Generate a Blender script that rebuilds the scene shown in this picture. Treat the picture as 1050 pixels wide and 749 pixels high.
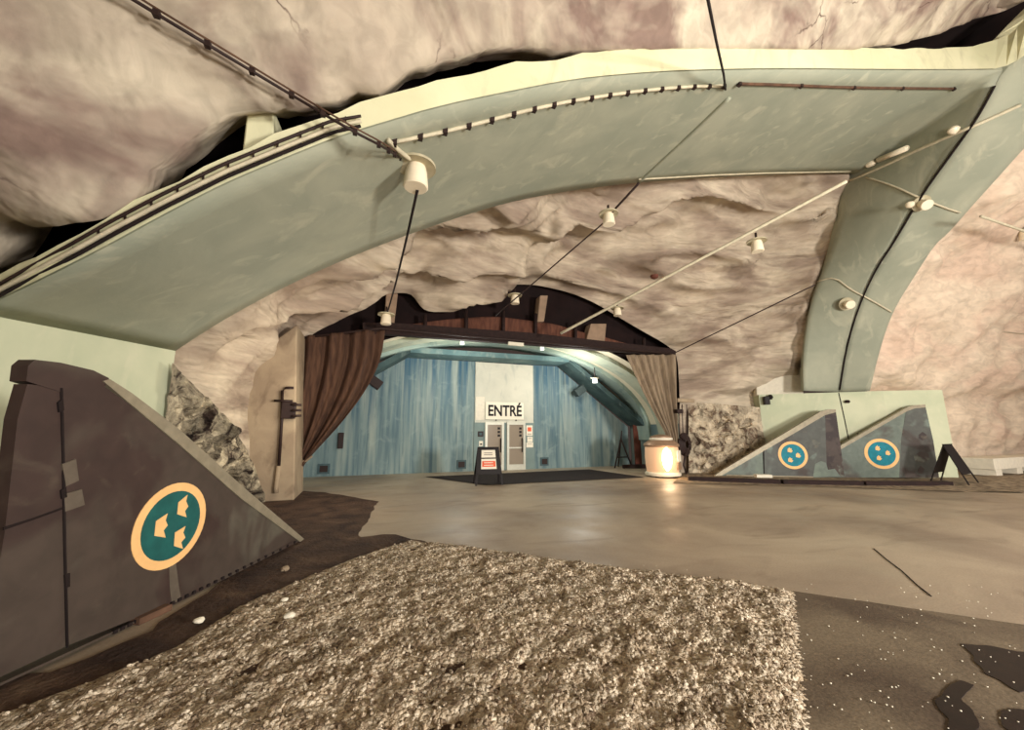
import bpy, bmesh, math, random
import numpy as np
from mathutils import Vector, Matrix, noise
from mathutils.bvhtree import BVHTree

for o in list(bpy.data.objects): bpy.data.objects.remove(o)
SC = bpy.context.scene
COL = SC.collection
random.seed(7); RNG = np.random.default_rng(7)

# ------------------------------------------------------------------ camera
F, W, H, HZ, VPX = 395.0, 1050, 749, 443.0, 375.0
TH = math.atan((HZ - H/2)/F)
AZ = math.atan((W/2 - VPX)/math.hypot(F, HZ - H/2))
C0 = np.array([0, 0, 1.7])
FWD = np.array([math.sin(AZ)*math.cos(TH), math.cos(AZ)*math.cos(TH), math.sin(TH)])
RT = np.array([math.cos(AZ), -math.sin(AZ), 0.0]); UP = np.cross(RT, FWD)
cd = bpy.data.cameras.new('camera'); cam = bpy.data.objects.new('camera', cd); COL.objects.link(cam)
cd.sensor_fit = 'HORIZONTAL'; cd.sensor_width = 36; cd.lens = F/W*36; cd.clip_start = 0.05; cd.clip_end = 200
cam.location = C0; cam.rotation_euler = (math.pi/2 + TH, 0, -AZ)
SC.camera = cam

# ------------------------------------------------------------------ world and light
SC.view_settings.view_transform = 'Standard'; SC.view_settings.look = 'None'
SC.view_settings.gamma = 1.0; SC.view_settings.use_curve_mapping = False
SC.view_settings.exposure = 0.0
wd = bpy.data.worlds.new('world'); SC.world = wd; wd.use_nodes = True
wd.node_tree.nodes['Background'].inputs[0].default_value = (0.95, 0.66, 0.56, 1)
wd.node_tree.nodes['Background'].inputs[1].default_value = 0.06

def look(o, tgt):
    o.rotation_euler = (Vector(tgt) - o.location).to_track_quat('-Z', 'Y').to_euler()
def area(name, loc, tgt, size, power, col, sy=None):
    l = bpy.data.lights.new(name, 'AREA'); l.energy = power; l.color = col
    l.size = size
    if sy: l.shape = 'RECTANGLE'; l.size_y = sy
    o = bpy.data.objects.new(name, l); COL.objects.link(o); o.location = loc; look(o, tgt); return o
def point(name, loc, power, col, r=0.15):
    l = bpy.data.lights.new(name, 'POINT'); l.energy = power; l.color = col; l.shadow_soft_size = r
    o = bpy.data.objects.new(name, l); COL.objects.link(o); o.location = loc; return o
# daylight from the tunnel mouth behind and to the right of the camera, then an added fill
area('mouth_daylight_and_fill', (9.5, -6.5, 2.5), (7.5, 9, 3.2), 1.6, 2550, (1.0, 0.95, 0.89))
area('mouth_daylight_and_fill', (3.0, -7.2, 2.2), (13, 9, 3.4), 1.4, 1050, (1.0, 0.95, 0.89))  # second light added as fill for the arch leg and right pier
# the side tunnel's own mouth
area('side_tunnel_daylight', (23, -3.0, 4.2), (20, 9, 4.5), 3.0, 700, (1.0, 0.91, 0.82))
# lamps inside the entrance hall
point('hall_lamp_light', (3.4, 14.3, 3.9), 170, (1.0, 0.95, 0.86), 0.3)
point('hall_lamp_light', (8.6, 14.6, 3.9), 170, (1.0, 0.95, 0.86), 0.3)
# added unseen fill brightening the left rock between the arch and the curtains
point('vault_fill_light', (-0.6, 9.9, 2.6), 130, (1.0, 0.88, 0.72), 0.4)

# ------------------------------------------------------------------ pixel helpers: a pixel of the photo placed at a real depth
def ray(x, y): return FWD*F + RT*(x - W/2) + UP*(H/2 - y)
def PY(x, y, Y): r = ray(x, y); return C0 + r*(Y/r[1])
def PX(x, y, X): r = ray(x, y); return C0 + r*(X/r[0])
def PZ(x, y, Z=0.0): r = ray(x, y); return C0 + r*((Z - C0[2])/r[2])
def PD(x, y, d): return C0 + ray(x, y)*(d/F)
def PP(x, y, a, b):
    n = np.array([-(b[1]-a[1]), b[0]-a[0], 0.0]); r = ray(x, y)
    return C0 + r*((a[0]*n[0] + a[1]*n[1])/(r@n))

# ------------------------------------------------------------------ materials
def srgb(r, g, b):
    f = lambda c: ((c/255+0.055)/1.055)**2.4 if c > 10 else c/255/12.92
    return (f(r), f(g), f(b), 1)
class NT:
    def __init__(s, name, rough=0.8, metal=0.0, spec=0.3):
        s.m = bpy.data.materials.new(name); s.m.use_nodes = True; s.t = s.m.node_tree
        s.b = s.t.nodes['Principled BSDF']; s.b.inputs['Roughness'].default_value = rough
        s.b.inputs['Metallic'].default_value = metal; s.b.inputs['Specular IOR Level'].default_value = spec
        s.tc = s.n('ShaderNodeTexCoord').outputs['Object']
    def n(s, t): return s.t.nodes.new(t)
    def l(s, a, b): s.t.links.new(a, b)
    def mapping(s, scale, rot=(0,0,0)):
        m = s.n('ShaderNodeMapping'); m.inputs['Scale'].default_value = scale; m.inputs['Rotation'].default_value = rot
        s.l(s.tc, m.inputs['Vector']); return m.outputs[0]
    def noise(s, sc, det=4, dist=0.0, scale=(1,1,1), rough=0.55, rot=(0,0,0)):
        n = s.n('ShaderNodeTexNoise'); n.inputs['Scale'].default_value = sc; n.inputs['Detail'].default_value = det
        n.inputs['Roughness'].default_value = rough; n.inputs['Distortion'].default_value = dist
        s.l(s.mapping(scale, rot), n.inputs['Vector']); return n.outputs[0]
    def voro(s, sc, feature='F1', scale=(1,1,1)):
        n = s.n('ShaderNodeTexVoronoi'); n.feature = feature; n.inputs['Scale'].default_value = sc
        s.l(s.mapping(scale), n.inputs['Vector']); return n.outputs[0]
    def ramp(s, fac, stops):
        r = s.n('ShaderNodeValToRGB'); e = r.color_ramp.elements
        while len(e) < len(stops): e.new(0.5)
        for k, (p, c) in enumerate(stops): e[k].position = p; e[k].color = c if len(c) == 4 else (*c, 1)
        s.l(fac, r.inputs[0]); return r.outputs[0]
    def mix(s, fac, a, b, mode='MIX'):
        m = s.n('ShaderNodeMix'); m.data_type = 'RGBA'; m.blend_type = mode
        for v, i in ((fac, 0), (a, 6), (b, 7)):
            if hasattr(v, 'is_linked'): s.l(v, m.inputs[i])
            else: m.inputs[i].default_value = v
        return m.outputs[2]
    def col(s, c):
        if hasattr(c, 'is_linked'): s.l(c, s.b.inputs['Base Color'])
        else: s.b.inputs['Base Color'].default_value = c
        return s
    def bump(s, h, strength=0.5, dist=0.05):
        prev = s.b.inputs['Normal'].links[0].from_socket if s.b.inputs['Normal'].is_linked else None
        b = s.n('ShaderNodeBump'); b.inputs['Strength'].default_value = strength; b.inputs['Distance'].default_value = dist
        s.l(h, b.inputs['Height'])
        if prev: s.l(prev, b.inputs['Normal'])
        s.l(b.outputs[0], s.b.inputs['Normal']); return s
BW = lambda a: (a, a, a, 1)
def plain(name, rgb, rough=0.6, metal=0.0, var=0.12, sc=9):
    t = NT(name, rough, metal); c = srgb(*rgb); d = tuple(v*(1-var*2) for v in c[:3])+(1,)
    return t.col(t.ramp(t.noise(sc, 5), [(0.35, d), (0.7, c)])).bump(t.noise(sc*6, 3), 0.08, 0.01).m
def painted(name, a, b, stain, rough=0.75, sc=0.9):
    t = NT(name, rough)
    base = t.ramp(t.noise(sc, 6, 0.4), [(0.38, srgb(*a)), (0.66, srgb(*b))])
    st = t.ramp(t.noise(2.2, 7, 0.8, (1, 1, 0.45)), [(0.56, BW(0)), (0.74, BW(1))])
    c = t.mix(st, base, srgb(*stain))
    return t.col(c).bump(t.noise(7, 6), 0.18, 0.03).bump(t.noise(90, 2), 0.08, 0.004).m
def shotcrete(name, a, b, dark, stretch=(1,1,1), bump=0.6, amt=0.85, crack=1.0):
    t = NT(name, 0.85, spec=0.2)
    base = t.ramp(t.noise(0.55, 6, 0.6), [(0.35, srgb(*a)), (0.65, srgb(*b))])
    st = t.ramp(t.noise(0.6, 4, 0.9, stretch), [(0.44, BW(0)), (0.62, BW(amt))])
    c = t.mix(st, base, srgb(*dark))  # dark patches put the shade of the rock bulges into the colour
    sp = t.ramp(t.noise(3.2, 7, 0.8, stretch), [(0.36, BW(0.80)), (0.6, BW(1.0))]); c = t.mix(1.0, c, sp, 'MULTIPLY')
    n = t.n('ShaderNodeTexVoronoi'); n.feature = 'DISTANCE_TO_EDGE'; n.inputs['Scale'].default_value = 0.55
    ad = t.n('ShaderNodeMix'); ad.data_type = 'RGBA'; ad.blend_type = 'ADD'; ad.inputs[0].default_value = 0.7; t.l(t.tc, ad.inputs[6])
    nn = t.n('ShaderNodeTexNoise'); nn.inputs['Scale'].default_value = 1.6; nn.inputs['Detail'].default_value = 6; t.l(t.tc, nn.inputs['Vector']); t.l(nn.outputs['Color'], ad.inputs[7]); t.l(ad.outputs[2], n.inputs['Vector'])
    ck = t.ramp(n.outputs[0], [(0.0, BW(1)), (0.010, BW(0))]); cm = t.ramp(t.noise(0.45, 3, 0.2), [(0.54, BW(0)), (0.60, BW(1))])
    ckm = t.mix(1.0, t.mix(1.0, ck, cm, 'MULTIPLY'), BW(crack), 'MULTIPLY'); c = t.mix(ckm, c, srgb(74, 52, 46))
    t.col(c).bump(t.noise(1.3, 3, 0.5, stretch, 0.45), bump, 0.30).bump(t.noise(5, 4, 0.4, stretch, 0.5), 0.25, 0.03).bump(t.noise(50, 3), 0.12, 0.006)
    return t.m
M = {}
M['arch'] = painted('arch_paint', (142, 146, 128), (158, 159, 139), (172, 170, 148))
M['rim'] = painted('rim_paint', (206, 204, 166), (218, 214, 178), (188, 184, 150))
M['pier'] = painted('pier_paint', (184, 190, 160), (200, 202, 172), (208, 206, 178))
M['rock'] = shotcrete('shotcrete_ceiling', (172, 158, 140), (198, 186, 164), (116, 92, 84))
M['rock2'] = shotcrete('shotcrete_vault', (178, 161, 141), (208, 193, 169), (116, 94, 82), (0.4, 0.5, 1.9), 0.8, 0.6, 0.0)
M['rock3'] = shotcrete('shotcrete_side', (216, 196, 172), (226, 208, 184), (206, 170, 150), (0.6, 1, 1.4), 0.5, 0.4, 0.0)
def raw(name, a, b, c):
    t = NT(name, 0.85)
    base = t.ramp(t.noise(1.7, 9, 1.2, rough=0.66), [(0.40, srgb(*c)), (0.47, srgb(*a)), (0.60, srgb(*b))])  # shaded crevices and brighter facets are painted into the rock colour
    n = t.n('ShaderNodeTexVoronoi'); n.inputs['Scale'].default_value = 3.4; t.l(t.tc, n.inputs['Vector'])
    cell = t.ramp(n.outputs['Color'], [(0.15, BW(0.55)), (0.7, BW(1.0))])
    t.col(t.mix(1.0, base, cell, 'MULTIPLY')).bump(n.outputs['Distance'], 0.9, 0.15).bump(t.noise(9, 7, 1.0), 0.9, 0.09); return t.m
M['raw'] = raw('raw_rock', (150, 138, 116), (206, 192, 162), (62, 48, 40))
M['raw2'] = raw('raw_rock_pale', (190, 174, 148), (224, 208, 180), (112, 92, 76))
M['recess_shade_rock'] = plain('recess_shade_rock', (32, 16, 14), 0.95, var=0.3, sc=1.5)  # near-black paints the shade of the recesses into the rock
M['block'] = painted('block_plaster', (142, 124, 102), (164, 146, 120), (112, 94, 76), 0.85, 1.4)
def concrete():
    t = NT('slab_concrete', 0.6, spec=0.35)
    base = t.ramp(t.noise(0.35, 7, 0.8), [(0.34, srgb(142, 126, 108)), (0.55, srgb(170, 154, 132)), (0.72, srgb(188, 174, 150))])
    st = t.ramp(t.noise(0.8, 6, 1.6, (0.5, 1.5, 1)), [(0.55, BW(0)), (0.75, BW(0.6))])
    c = t.mix(st, base, srgb(104, 88, 72))
    sp = t.ramp(t.noise(45, 3), [(0.35, BW(0.84)), (0.6, BW(1.0))])
    c = t.mix(1.0, c, sp, 'MULTIPLY')
    rr = t.ramp(t.noise(0.9, 5), [(0.3, BW(0.34)), (0.7, BW(0.62))])
    t.l(rr, t.b.inputs['Roughness'])
    return t.col(c).bump(t.noise(14, 6), 0.12, 0.02).bump(t.noise(120, 2), 0.1, 0.003).m
M['slab'] = concrete()
def asphalt():
    t = NT('worn_concrete', 0.72)
    base = t.ramp(t.noise(0.9, 8, 0.7), [(0.36, srgb(88, 74, 60)), (0.6, srgb(122, 108, 88))])
    sp = t.ramp(t.noise(60, 3), [(0.35, BW(0.7)), (0.6, BW(1.0))])
    return t.col(t.mix(1.0, base, sp, 'MULTIPLY')).bump(t.noise(40, 5), 0.3, 0.01).m
M['patch'] = asphalt()
def soil():
    t = NT('dark_soil', 0.9)
    base = t.ramp(t.noise(2.2, 9, 0.5), [(0.35, srgb(50, 34, 26)), (0.6, srgb(78, 58, 44)), (0.78, srgb(110, 90, 70))])
    return t.col(base).bump(t.noise(18, 8), 0.9, 0.05).m
M['soil'] = soil()  # dark brown soil mottled by noise
def gravel():
    t = NT('gravel', 0.85)
    def vor(sc):
        n = t.n('ShaderNodeTexVoronoi'); n.inputs['Scale'].default_value = sc; t.l(t.mapping((1, 1, 1)), n.inputs['Vector']); return n
    v1 = vor(30); v2 = vor(75)
    base = t.ramp(v1.outputs['Color'], [(0.0, srgb(128, 106, 86)), (0.45, srgb(186, 166, 138)), (0.8, srgb(232, 216, 190))])
    b2 = t.ramp(v2.outputs['Color'], [(0.0, BW(0.72)), (0.7, BW(1.0))])
    big = t.ramp(t.noise(2.2, 4), [(0.35, BW(0.74)), (0.6, BW(1.0))])
    c = t.mix(1.0, t.mix(1.0, base, b2, 'MULTIPLY'), big, 'MULTIPLY')
    inv = t.ramp(v1.outputs['Distance'], [(0.0, BW(1)), (0.75, BW(0))]); inv2 = t.ramp(v2.outputs['Distance'], [(0.0, BW(1)), (0.75, BW(0))])
    return t.col(c).bump(inv, 1.0, 0.024).bump(inv2, 0.6, 0.012).m
M['gravel'] = gravel()
def rightground():
    t = NT('pale_gravel', 0.9)
    base = t.ramp(t.noise(6, 9), [(0.34, srgb(96, 82, 66)), (0.62, srgb(160, 144, 120))])
    return t.col(base).bump(t.noise(22, 8), 0.8, 0.04).m
M['pale_gravel'] = rightground()
def bluewall():
    t = NT('blue_wall_paint', 0.7)
    s1 = t.noise(1.0, 6, 0.3, (3.2, 1, 0.22)); s2 = t.noise(1.0, 7, 0.5, (8, 1, 0.5)); 
    base = t.ramp(s1, [(0.34, srgb(80, 102, 110)), (0.5, srgb(114, 134, 134)), (0.68, srgb(150, 160, 150))])
    st = t.ramp(s2, [(0.55, BW(0)), (0.7, BW(0.7))])
    c = t.mix(st, base, srgb(66, 94, 104))
    bl = t.ramp(t.noise(2.0, 6, 0.8), [(0.55, BW(0)), (0.72, BW(0.28))])
    sx = t.n('ShaderNodeSeparateXYZ'); t.l(t.tc, sx.inputs[0]); mr = t.n('ShaderNodeMapRange'); mr.inputs[1].default_value = 1.2; mr.inputs[2].default_value = 5.0; t.l(sx.outputs[2], mr.inputs[0])
    dr = t.ramp(t.noise(1.0, 6, 0.4, (4.5, 1, 0.12)), [(0.46, BW(0)), (0.62, BW(1))]); dm = t.mix(1.0, dr, mr.outputs[0], 'MULTIPLY')
    c = t.mix(dm, c, srgb(40, 84, 108))
    return t.col(t.mix(bl, c, srgb(156, 172, 164))).bump(t.noise(8, 5), 0.15, 0.02).m
M['blue'] = bluewall()
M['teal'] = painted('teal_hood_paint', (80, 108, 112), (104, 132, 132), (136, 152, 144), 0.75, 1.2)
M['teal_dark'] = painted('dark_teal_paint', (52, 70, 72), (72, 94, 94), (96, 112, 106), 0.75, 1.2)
M['vault'] = painted('hall_vault_paint', (222, 216, 192), (232, 226, 202), (196, 198, 180), 0.8, 0.8)
M['vrib_pale'] = painted('hall_rib_pale_paint', (166, 176, 158), (186, 192, 172), (140, 158, 148), 0.8, 0.9)
M['vrib'] = painted('hall_rib_paint', (140, 164, 158), (164, 182, 172), (120, 148, 148), 0.8, 0.9)
def camo(name, a, b, c, sc, blot=.35):
    t = NT(name, 0.55, 0.0, 0.4)
    base = t.ramp(t.noise(sc, 3, 0.5), [(0.40, srgb(*a)), (0.48, srgb(*b)), (0.60, srgb(*b)), (0.68, srgb(*c))])
    dirt = t.ramp(t.noise(5, 8, 0.6), [(0.35, BW(0.78)), (0.65, BW(1.0))])
    sp = t.ramp(t.noise(3.0, 7, 1.0), [(0.62, BW(0)), (0.8, BW(blot))])
    cc = t.mix(1.0, base, dirt, 'MULTIPLY')
    return t.col(t.mix(sp, cc, srgb(150, 142, 118))).bump(t.noise(3, 4), 0.05, 0.02).m
M['fin'] = camo('fin_paint_brown', (60, 45, 40), (72, 61, 53), (92, 86, 74), 1.0, .10)
M['fin2'] = camo('fin_paint_dark', (66, 56, 50), (82, 84, 78), (110, 122, 112), 0.9)
M['fin3'] = camo('fin_paint_green', (112, 124, 110), (104, 114, 104), (84, 80, 72), 0.7)
M['rud2'] = camo('rudder_paint', (50, 38, 36), (72, 60, 54), (112, 116, 104), 1.6)
M['fin_edge'] = plain('leading_edge_metal', (156, 146, 124), 0.45, 0.3)
M['seam'] = plain('seam_black', (30, 20, 18), 0.9)
M['panel'] = plain('patch_panel', (98, 88, 76), 0.5)
M['teal_paint'] = plain('roundel_teal', (30, 92, 88), 0.6, var=0.12)
M['teal_pale'] = plain('roundel_blue', (20, 128, 144), 0.6)
M['yellow'] = plain('roundel_yellow', (240, 190, 126), 0.6, var=0.05)
M['black'] = plain('black_paint', (26, 18, 16), 0.6)
M['iron'] = plain('dark_iron', (46, 30, 26), 0.6)
M['beam'] = plain('rusty_beam', (44, 26, 22), 0.8, var=0.25)
M['white'] = plain('white_paint', (226, 218, 196), 0.5, var=0.05)
M['opal'] = plain('opal_glass', (238, 224, 196), 0.3, var=0.03)
M['cream_metal'] = plain('cream_enamel', (190, 180, 150), 0.5)
M['cable'] = plain('pale_cable', (204, 194, 166), 0.6)
M['mat'] = plain('rubber_mat', (34, 22, 20), 0.9, var=0.2)
M['wood'] = plain('old_wood', (104, 76, 58), 0.85, var=0.25, sc=5)
M['plank'] = plain('brown_plank', (104, 58, 44), 0.8, var=0.15, sc=5)
M['paper'] = plain('paper', (232, 224, 204), 0.8, var=0.02)
M['orange'] = plain('orange_print', (226, 98, 62), 0.7, var=0.04)
M['ink'] = plain('printed_ink', (24, 20, 22), 0.7, var=0.02)
M['greyink'] = plain('grey_ink', (140, 130, 120), 0.7, var=0.02)
M['steel'] = plain('door_steel', (190, 188, 172), 0.4, 0.2, 0.06)
M['greywall'] = plain('grey_surround', (120, 138, 134), 0.7, var=0.06, sc=3)
M['transom'] = painted('transom_sheet', (184, 184, 168), (204, 202, 184), (168, 172, 160), 0.5, 0.8)
M['crate'] = plain('white_crate', (222, 214, 194), 0.7, var=0.06)
M['greyvent'] = plain('speaker_grey', (58, 70, 70), 0.7)
M['hang'] = plain('hanger_concrete', (150, 126, 104), 0.85, var=.12, sc=3)
M['vent'] = plain('vent_grey', (74, 96, 100), 0.7)
def cloth(name, a, b):
    t = NT(name, 0.9)
    return t.col(t.ramp(t.noise(3, 5, 0.3, (3, 3, 0.5)), [(0.35, srgb(*a)), (0.68, srgb(*b))])).bump(t.noise(160, 2), 0.15, 0.003).m
M['curtain'] = cloth('brown_curtain', (60, 40, 30), (88, 62, 46))
M['curtain2'] = cloth('grey_curtain', (118, 102, 84), (150, 132, 108))
M['valance'] = cloth('valance_cloth', (74, 44, 34), (104, 66, 50))
def glassy():
    t = NT('door_glass', 0.12, 0, 0.5)
    t.col(srgb(158, 144, 126)); t.b.inputs['Transmission Weight'].default_value = 0.2; return t.m
M['glass'] = glassy()
def lampglow():
    t = NT('lit_lantern_glass', 0.3)
    t.col(srgb(216, 176, 138)); t.b.inputs['Emission Color'].default_value = (1.0, 0.60, 0.35, 1); t.b.inputs['Emission Strength'].default_value = 0.28
    return t.m
def tubeglow():
    t = NT('lit_filament', 0.3); t.col(srgb(255, 230, 190)); t.b.inputs['Emission Color'].default_value = (1.0, 0.78, 0.5, 1); t.b.inputs['Emission Strength'].default_value = 9
    return t.m
def lit_opal():
    t = NT('lit_opal_glass', 0.3); t.col(srgb(245, 240, 225)); t.b.inputs['Emission Color'].default_value = (0.95, 1.0, 0.95, 1); t.b.inputs['Emission Strength'].default_value = 1.2
    return t.m
M['lantern'] = lampglow(); M['filament'] = tubeglow(); M['lit'] = lit_opal()
M['copper'] = plain('copper_sheet', (164, 134, 108), 0.45, 0.3)
M['rivet'] = plain('rivet_pale', (168, 156, 130), 0.5)
M['puddle'] = plain('oil_stain', (36, 22, 18), 0.5, var=0.2)

# ------------------------------------------------------------------ object helpers
def tag(o, label=None, cat=None, group=None, kind=None):
    if label: o['label'] = label
    if cat: o['category'] = cat
    if group: o['group'] = group
    if kind: o['kind'] = kind
    return o
def link(name, me, m, parent=None):
    o = bpy.data.objects.new(name, me); COL.objects.link(o)
    if m is not None:
        me.materials.clear(); me.materials.append(m)
    if parent: o.parent = parent; o.matrix_parent_inverse = Matrix.Translation(-Vector(parent.location))
    return o
def empty(name, loc, label, cat, group=None):
    o = bpy.data.objects.new(name, None); COL.objects.link(o); o.location = Vector(loc); o.empty_display_size = 0.2
    return tag(o, label, cat, group)
def mesh(name, v, f, m, parent=None, smooth=False):
    me = bpy.data.meshes.new(name); me.from_pydata([tuple(map(float, p)) for p in v], [], [tuple(map(int, q)) for q in f]); me.update()
    bm = bmesh.new(); bm.from_mesh(me); bmesh.ops.recalc_face_normals(bm, faces=bm.faces); bm.to_mesh(me); bm.free()
    if smooth: me.polygons.foreach_set('use_smooth', [True]*len(me.polygons))
    return link(name, me, m, parent)
def frombm(name, bm, m, parent=None, smooth=False):
    me = bpy.data.meshes.new(name); bmesh.ops.recalc_face_normals(bm, faces=bm.faces); bm.to_mesh(me); bm.free()
    if smooth: me.polygons.foreach_set('use_smooth', [True]*len(me.polygons))
    return link(name, me, m, parent)
def box_bm(bm, c, s, rot=None, bev=0.0):
    r = bmesh.ops.create_cube(bm, size=1.0)
    mt = Matrix.Translation(Vector(c)) @ (rot.to_4x4() if rot else Matrix()) @ Matrix.Diagonal((*s, 1))
    bmesh.ops.transform(bm, matrix=mt, verts=r['verts'])
    if bev > 0:
        es = list({e for v in r['verts'] for e in v.link_edges}); bmesh.ops.bevel(bm, geom=es, offset=bev, segments=2, affect='EDGES', profile=0.5)
def box(name, c, s, m, parent=None, rot=None, bev=0.0):
    bm = bmesh.new(); box_bm(bm, c, s, rot, bev); return frombm(name, bm, m, parent)
def tube_bm(bm, pts, r, n=8):
    pts = [Vector(p) for p in pts]; rings = []
    for i, p in enumerate(pts):
        d = (pts[min(i+1, len(pts)-1)] - pts[max(i-1, 0)]).normalized()
        a = d.cross(Vector((0, 0, 1)) if abs(d.z) < 0.9 else Vector((1, 0, 0))).normalized(); b = d.cross(a)
        rr = r[i] if hasattr(r, '__len__') else r
        rings.append([bm.verts.new(p + (a*math.cos(t)+b*math.sin(t))*rr) for t in [2*math.pi*k/n for k in range(n)]])
    for A, B in zip(rings, rings[1:]):
        for k in range(n): bm.faces.new((A[k], A[(k+1) % n], B[(k+1) % n], B[k]))
    bm.faces.new(rings[0]); bm.faces.new(rings[-1][::-1])
def tube(name, pts, r, m, parent=None, n=8):
    bm = bmesh.new(); tube_bm(bm, pts, r, n); return frombm(name, bm, m, parent, True)
def lathe_bm(bm, prof, c, n=28, axis=None):
    R = Vector((0, 0, 1)).rotation_difference(Vector(axis)).to_matrix() if axis is not None else Matrix.Identity(3)
    rings = [[bm.verts.new(R @ Vector((r*math.cos(2*math.pi*k/n), r*math.sin(2*math.pi*k/n), z)) + Vector(c)) for k in range(n)] for r, z in prof]
    for A, B in zip(rings, rings[1:]):
        for k in range(n): bm.faces.new((A[k], A[(k+1) % n], B[(k+1) % n], B[k]))
    bm.faces.new(rings[0][::-1]); bm.faces.new(rings[-1])
def lathe(name, prof, c, m, parent=None, n=28, axis=None):
    bm = bmesh.new(); lathe_bm(bm, prof, c, n, axis)
    o = frombm(name, bm, m, parent, True); 
    o.modifiers.new('edges', 'EDGE_SPLIT').split_angle = math.radians(40); return o
def prism(name, pts, vec, m, parent=None, bev=0.0):
    """extrude a planar polygon (3D points) by vec"""
    bm = bmesh.new(); a = [bm.verts.new(tuple(p)) for p in pts]; b = [bm.verts.new(tuple(np.array(p)+np.array(vec))) for p in pts]
    n = len(a); bm.faces.new(a); bm.faces.new(b[::-1])
    for k in range(n): bm.faces.new((a[k], b[k], b[(k+1) % n], a[(k+1) % n]))
    if bev: bmesh.ops.bevel(bm, geom=list(bm.edges), offset=bev, segments=1, affect='EDGES')
    return frombm(name, bm, m, parent)
def resample(P, n):
    P = np.array(P, float); d = np.r_[0, np.cumsum(np.linalg.norm(np.diff(P, axis=0), axis=1))]
    t = np.linspace(0, d[-1], n); return np.stack([np.interp(t, d, P[:, k]) for k in range(P.shape[1])], 1)
def smooth_rail(P, it=2):
    P = np.array(P, float)
    for _ in range(it):
        Q = [P[0]]
        for a, b in zip(P, P[1:]): Q += [a*.75+b*.25, a*.25+b*.75]
        Q.append(P[-1]); P = np.array(Q)
    return P
def grid(name, G, m, parent=None, smooth=True):
    """G: array (a, b, 3)"""
    a, b = G.shape[:2]; v = G.reshape(-1, 3)
    f = [(i*b+j, i*b+j+1, (i+1)*b+j+1, (i+1)*b+j) for i in range(a-1) for j in range(b-1)]
    return mesh(name, v, f, m, parent, smooth)
def normals(G):
    du = np.gradient(G, axis=0); dv = np.gradient(G, axis=1); n = np.cross(du, dv)
    return n/np.maximum(np.linalg.norm(n, axis=2, keepdims=True), 1e-9)
def fbm(p, sc=(1, 1, 1), octv=4, H_=0.9, off=0.0):
    return noise.fractal(Vector((p[0]*sc[0]+off, p[1]*sc[1]+off, p[2]*sc[2])), H_, 2.0, octv)
def ridged(p, sc, off=0.0):
    return 1.0-abs(noise.noise(Vector((p[0]*sc[0]+off, p[1]*sc[1], p[2]*sc[2]-off))))*2
def billow(p, sc, off=0.0):
    return abs(noise.noise(Vector((p[0]*sc[0]+off, p[1]*sc[1]-off, p[2]*sc[2]+off))))
def displace(G, fn, mask=None, centre=None):
    N = normals(G)
    if centre is not None: N = N*np.sign(((np.array(centre)-G)*N).sum(2, keepdims=True))
    D = np.zeros(G.shape[:2])
    for i in range(G.shape[0]):
        for j in range(G.shape[1]): D[i, j] = fn(G[i, j])
    if mask is not None: D = D*mask
    return G + N*D[..., None]

# ------------------------------------------------------------------ the big arch
far = [PY(x, y, 8.0) for x, y in [(180,360),(230,327),(300,290),(360,263),(420,240),(500,213),(560,199)]] + \
      [PY(650,187,7.95), PY(750,181,7.8), PY(830,178,7.55)]
leg_corner = PX(880,178,16.0)
leg = [PX(x, y, 16.0) for x, y in [(868,192),(855,250),(842,283),(831,313),(825.5,346),(823,375)]] + [PX(824,401,15.9)]
RIM_LOW = [(-60,345,5.5),(-28,320,5.35),(0,308,5.2),(60,279,4.8),(117,250,4.65),(167,222,4.55),(233,188,4.46),(300,160,4.4),(350,140,4.38),(393,127,4.34),(450,110,4.3),(517,96,4.3),(583,83,4.34),(640,77,4.36),(700,73,4.33),(800,71,4.2),(900,72,4.05),(985,72,3.8)]
RIM_TOP = [(-60,317),(-28,301),(0,286),(55,255),(107,228),(155,200),(222,168),(290,137),(342,117),(388,102),(447,84),(513,70),(580,59),(638,52),(700,49),(802,50),(905,51),(988,51)]
near = [PY(*q) for q in RIM_LOW[1:]]
kink = PZ(1028,72,10.6); creb = PZ(860,402,3.25)
crease = [PP(x, y, creb, kink) for x, y in [(1020,88),(1003,120),(980,152),(945.5,200),(932.6,220),(916,250),(901,271),(886,301),(875,331),(867,360)]] + [creb]
nA, nL = 70, 50
farR = np.vstack([resample(smooth_rail(far + [leg_corner]), nA), resample(smooth_rail([leg_corner] + leg), nL)[1:]])
nearR = np.vstack([resample(smooth_rail(near + [kink]), nA), resample(smooth_rail([kink] + crease), nL)[1:]])
def strip_solid(name, A, B, off, m, parent, rows=10, offB_=None):
    """soffit between rails A and B with real thickness along the per-point offset"""
    n = len(A); V = []; Fc = []
    for i in range(n):
        for k in range(rows+1): V.append(A[i]*(1-k/rows) + B[i]*k/rows)
    w = rows+1
    for i in range(n-1):
        for k in range(rows): Fc.append((i*w+k, i*w+k+1, (i+1)*w+k+1, (i+1)*w+k))
    b0 = len(V)
    for i in range(n): V += [A[i]+off[i], B[i]+(off if offB_ is None else offB_)[i]]
    for i in range(n-1):
        a, b, c, d = b0+2*i, b0+2*i+1, b0+2*i+3, b0+2*i+2
        Fc.append((a, d, c, b)); Fc.append((i*w, (i+1)*w, d, a)); Fc.append((i*w+rows, b, c, (i+1)*w+rows))
    Fc.append(tuple(range(0, w)) + (b0+1, b0)); q = (n-1)*w
    Fc.append(tuple(range(q, q+w)) + (b0+2*n-1, b0+2*n-2))
    o = mesh(name, V, Fc, m, parent); ns = (n-1)*rows
    o.data.polygons.foreach_set('use_smooth', [k < ns for k in range(len(Fc))])
    return o
tt = np.r_[np.zeros(nA), np.linspace(0, 1, nL)[1:]]
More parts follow.
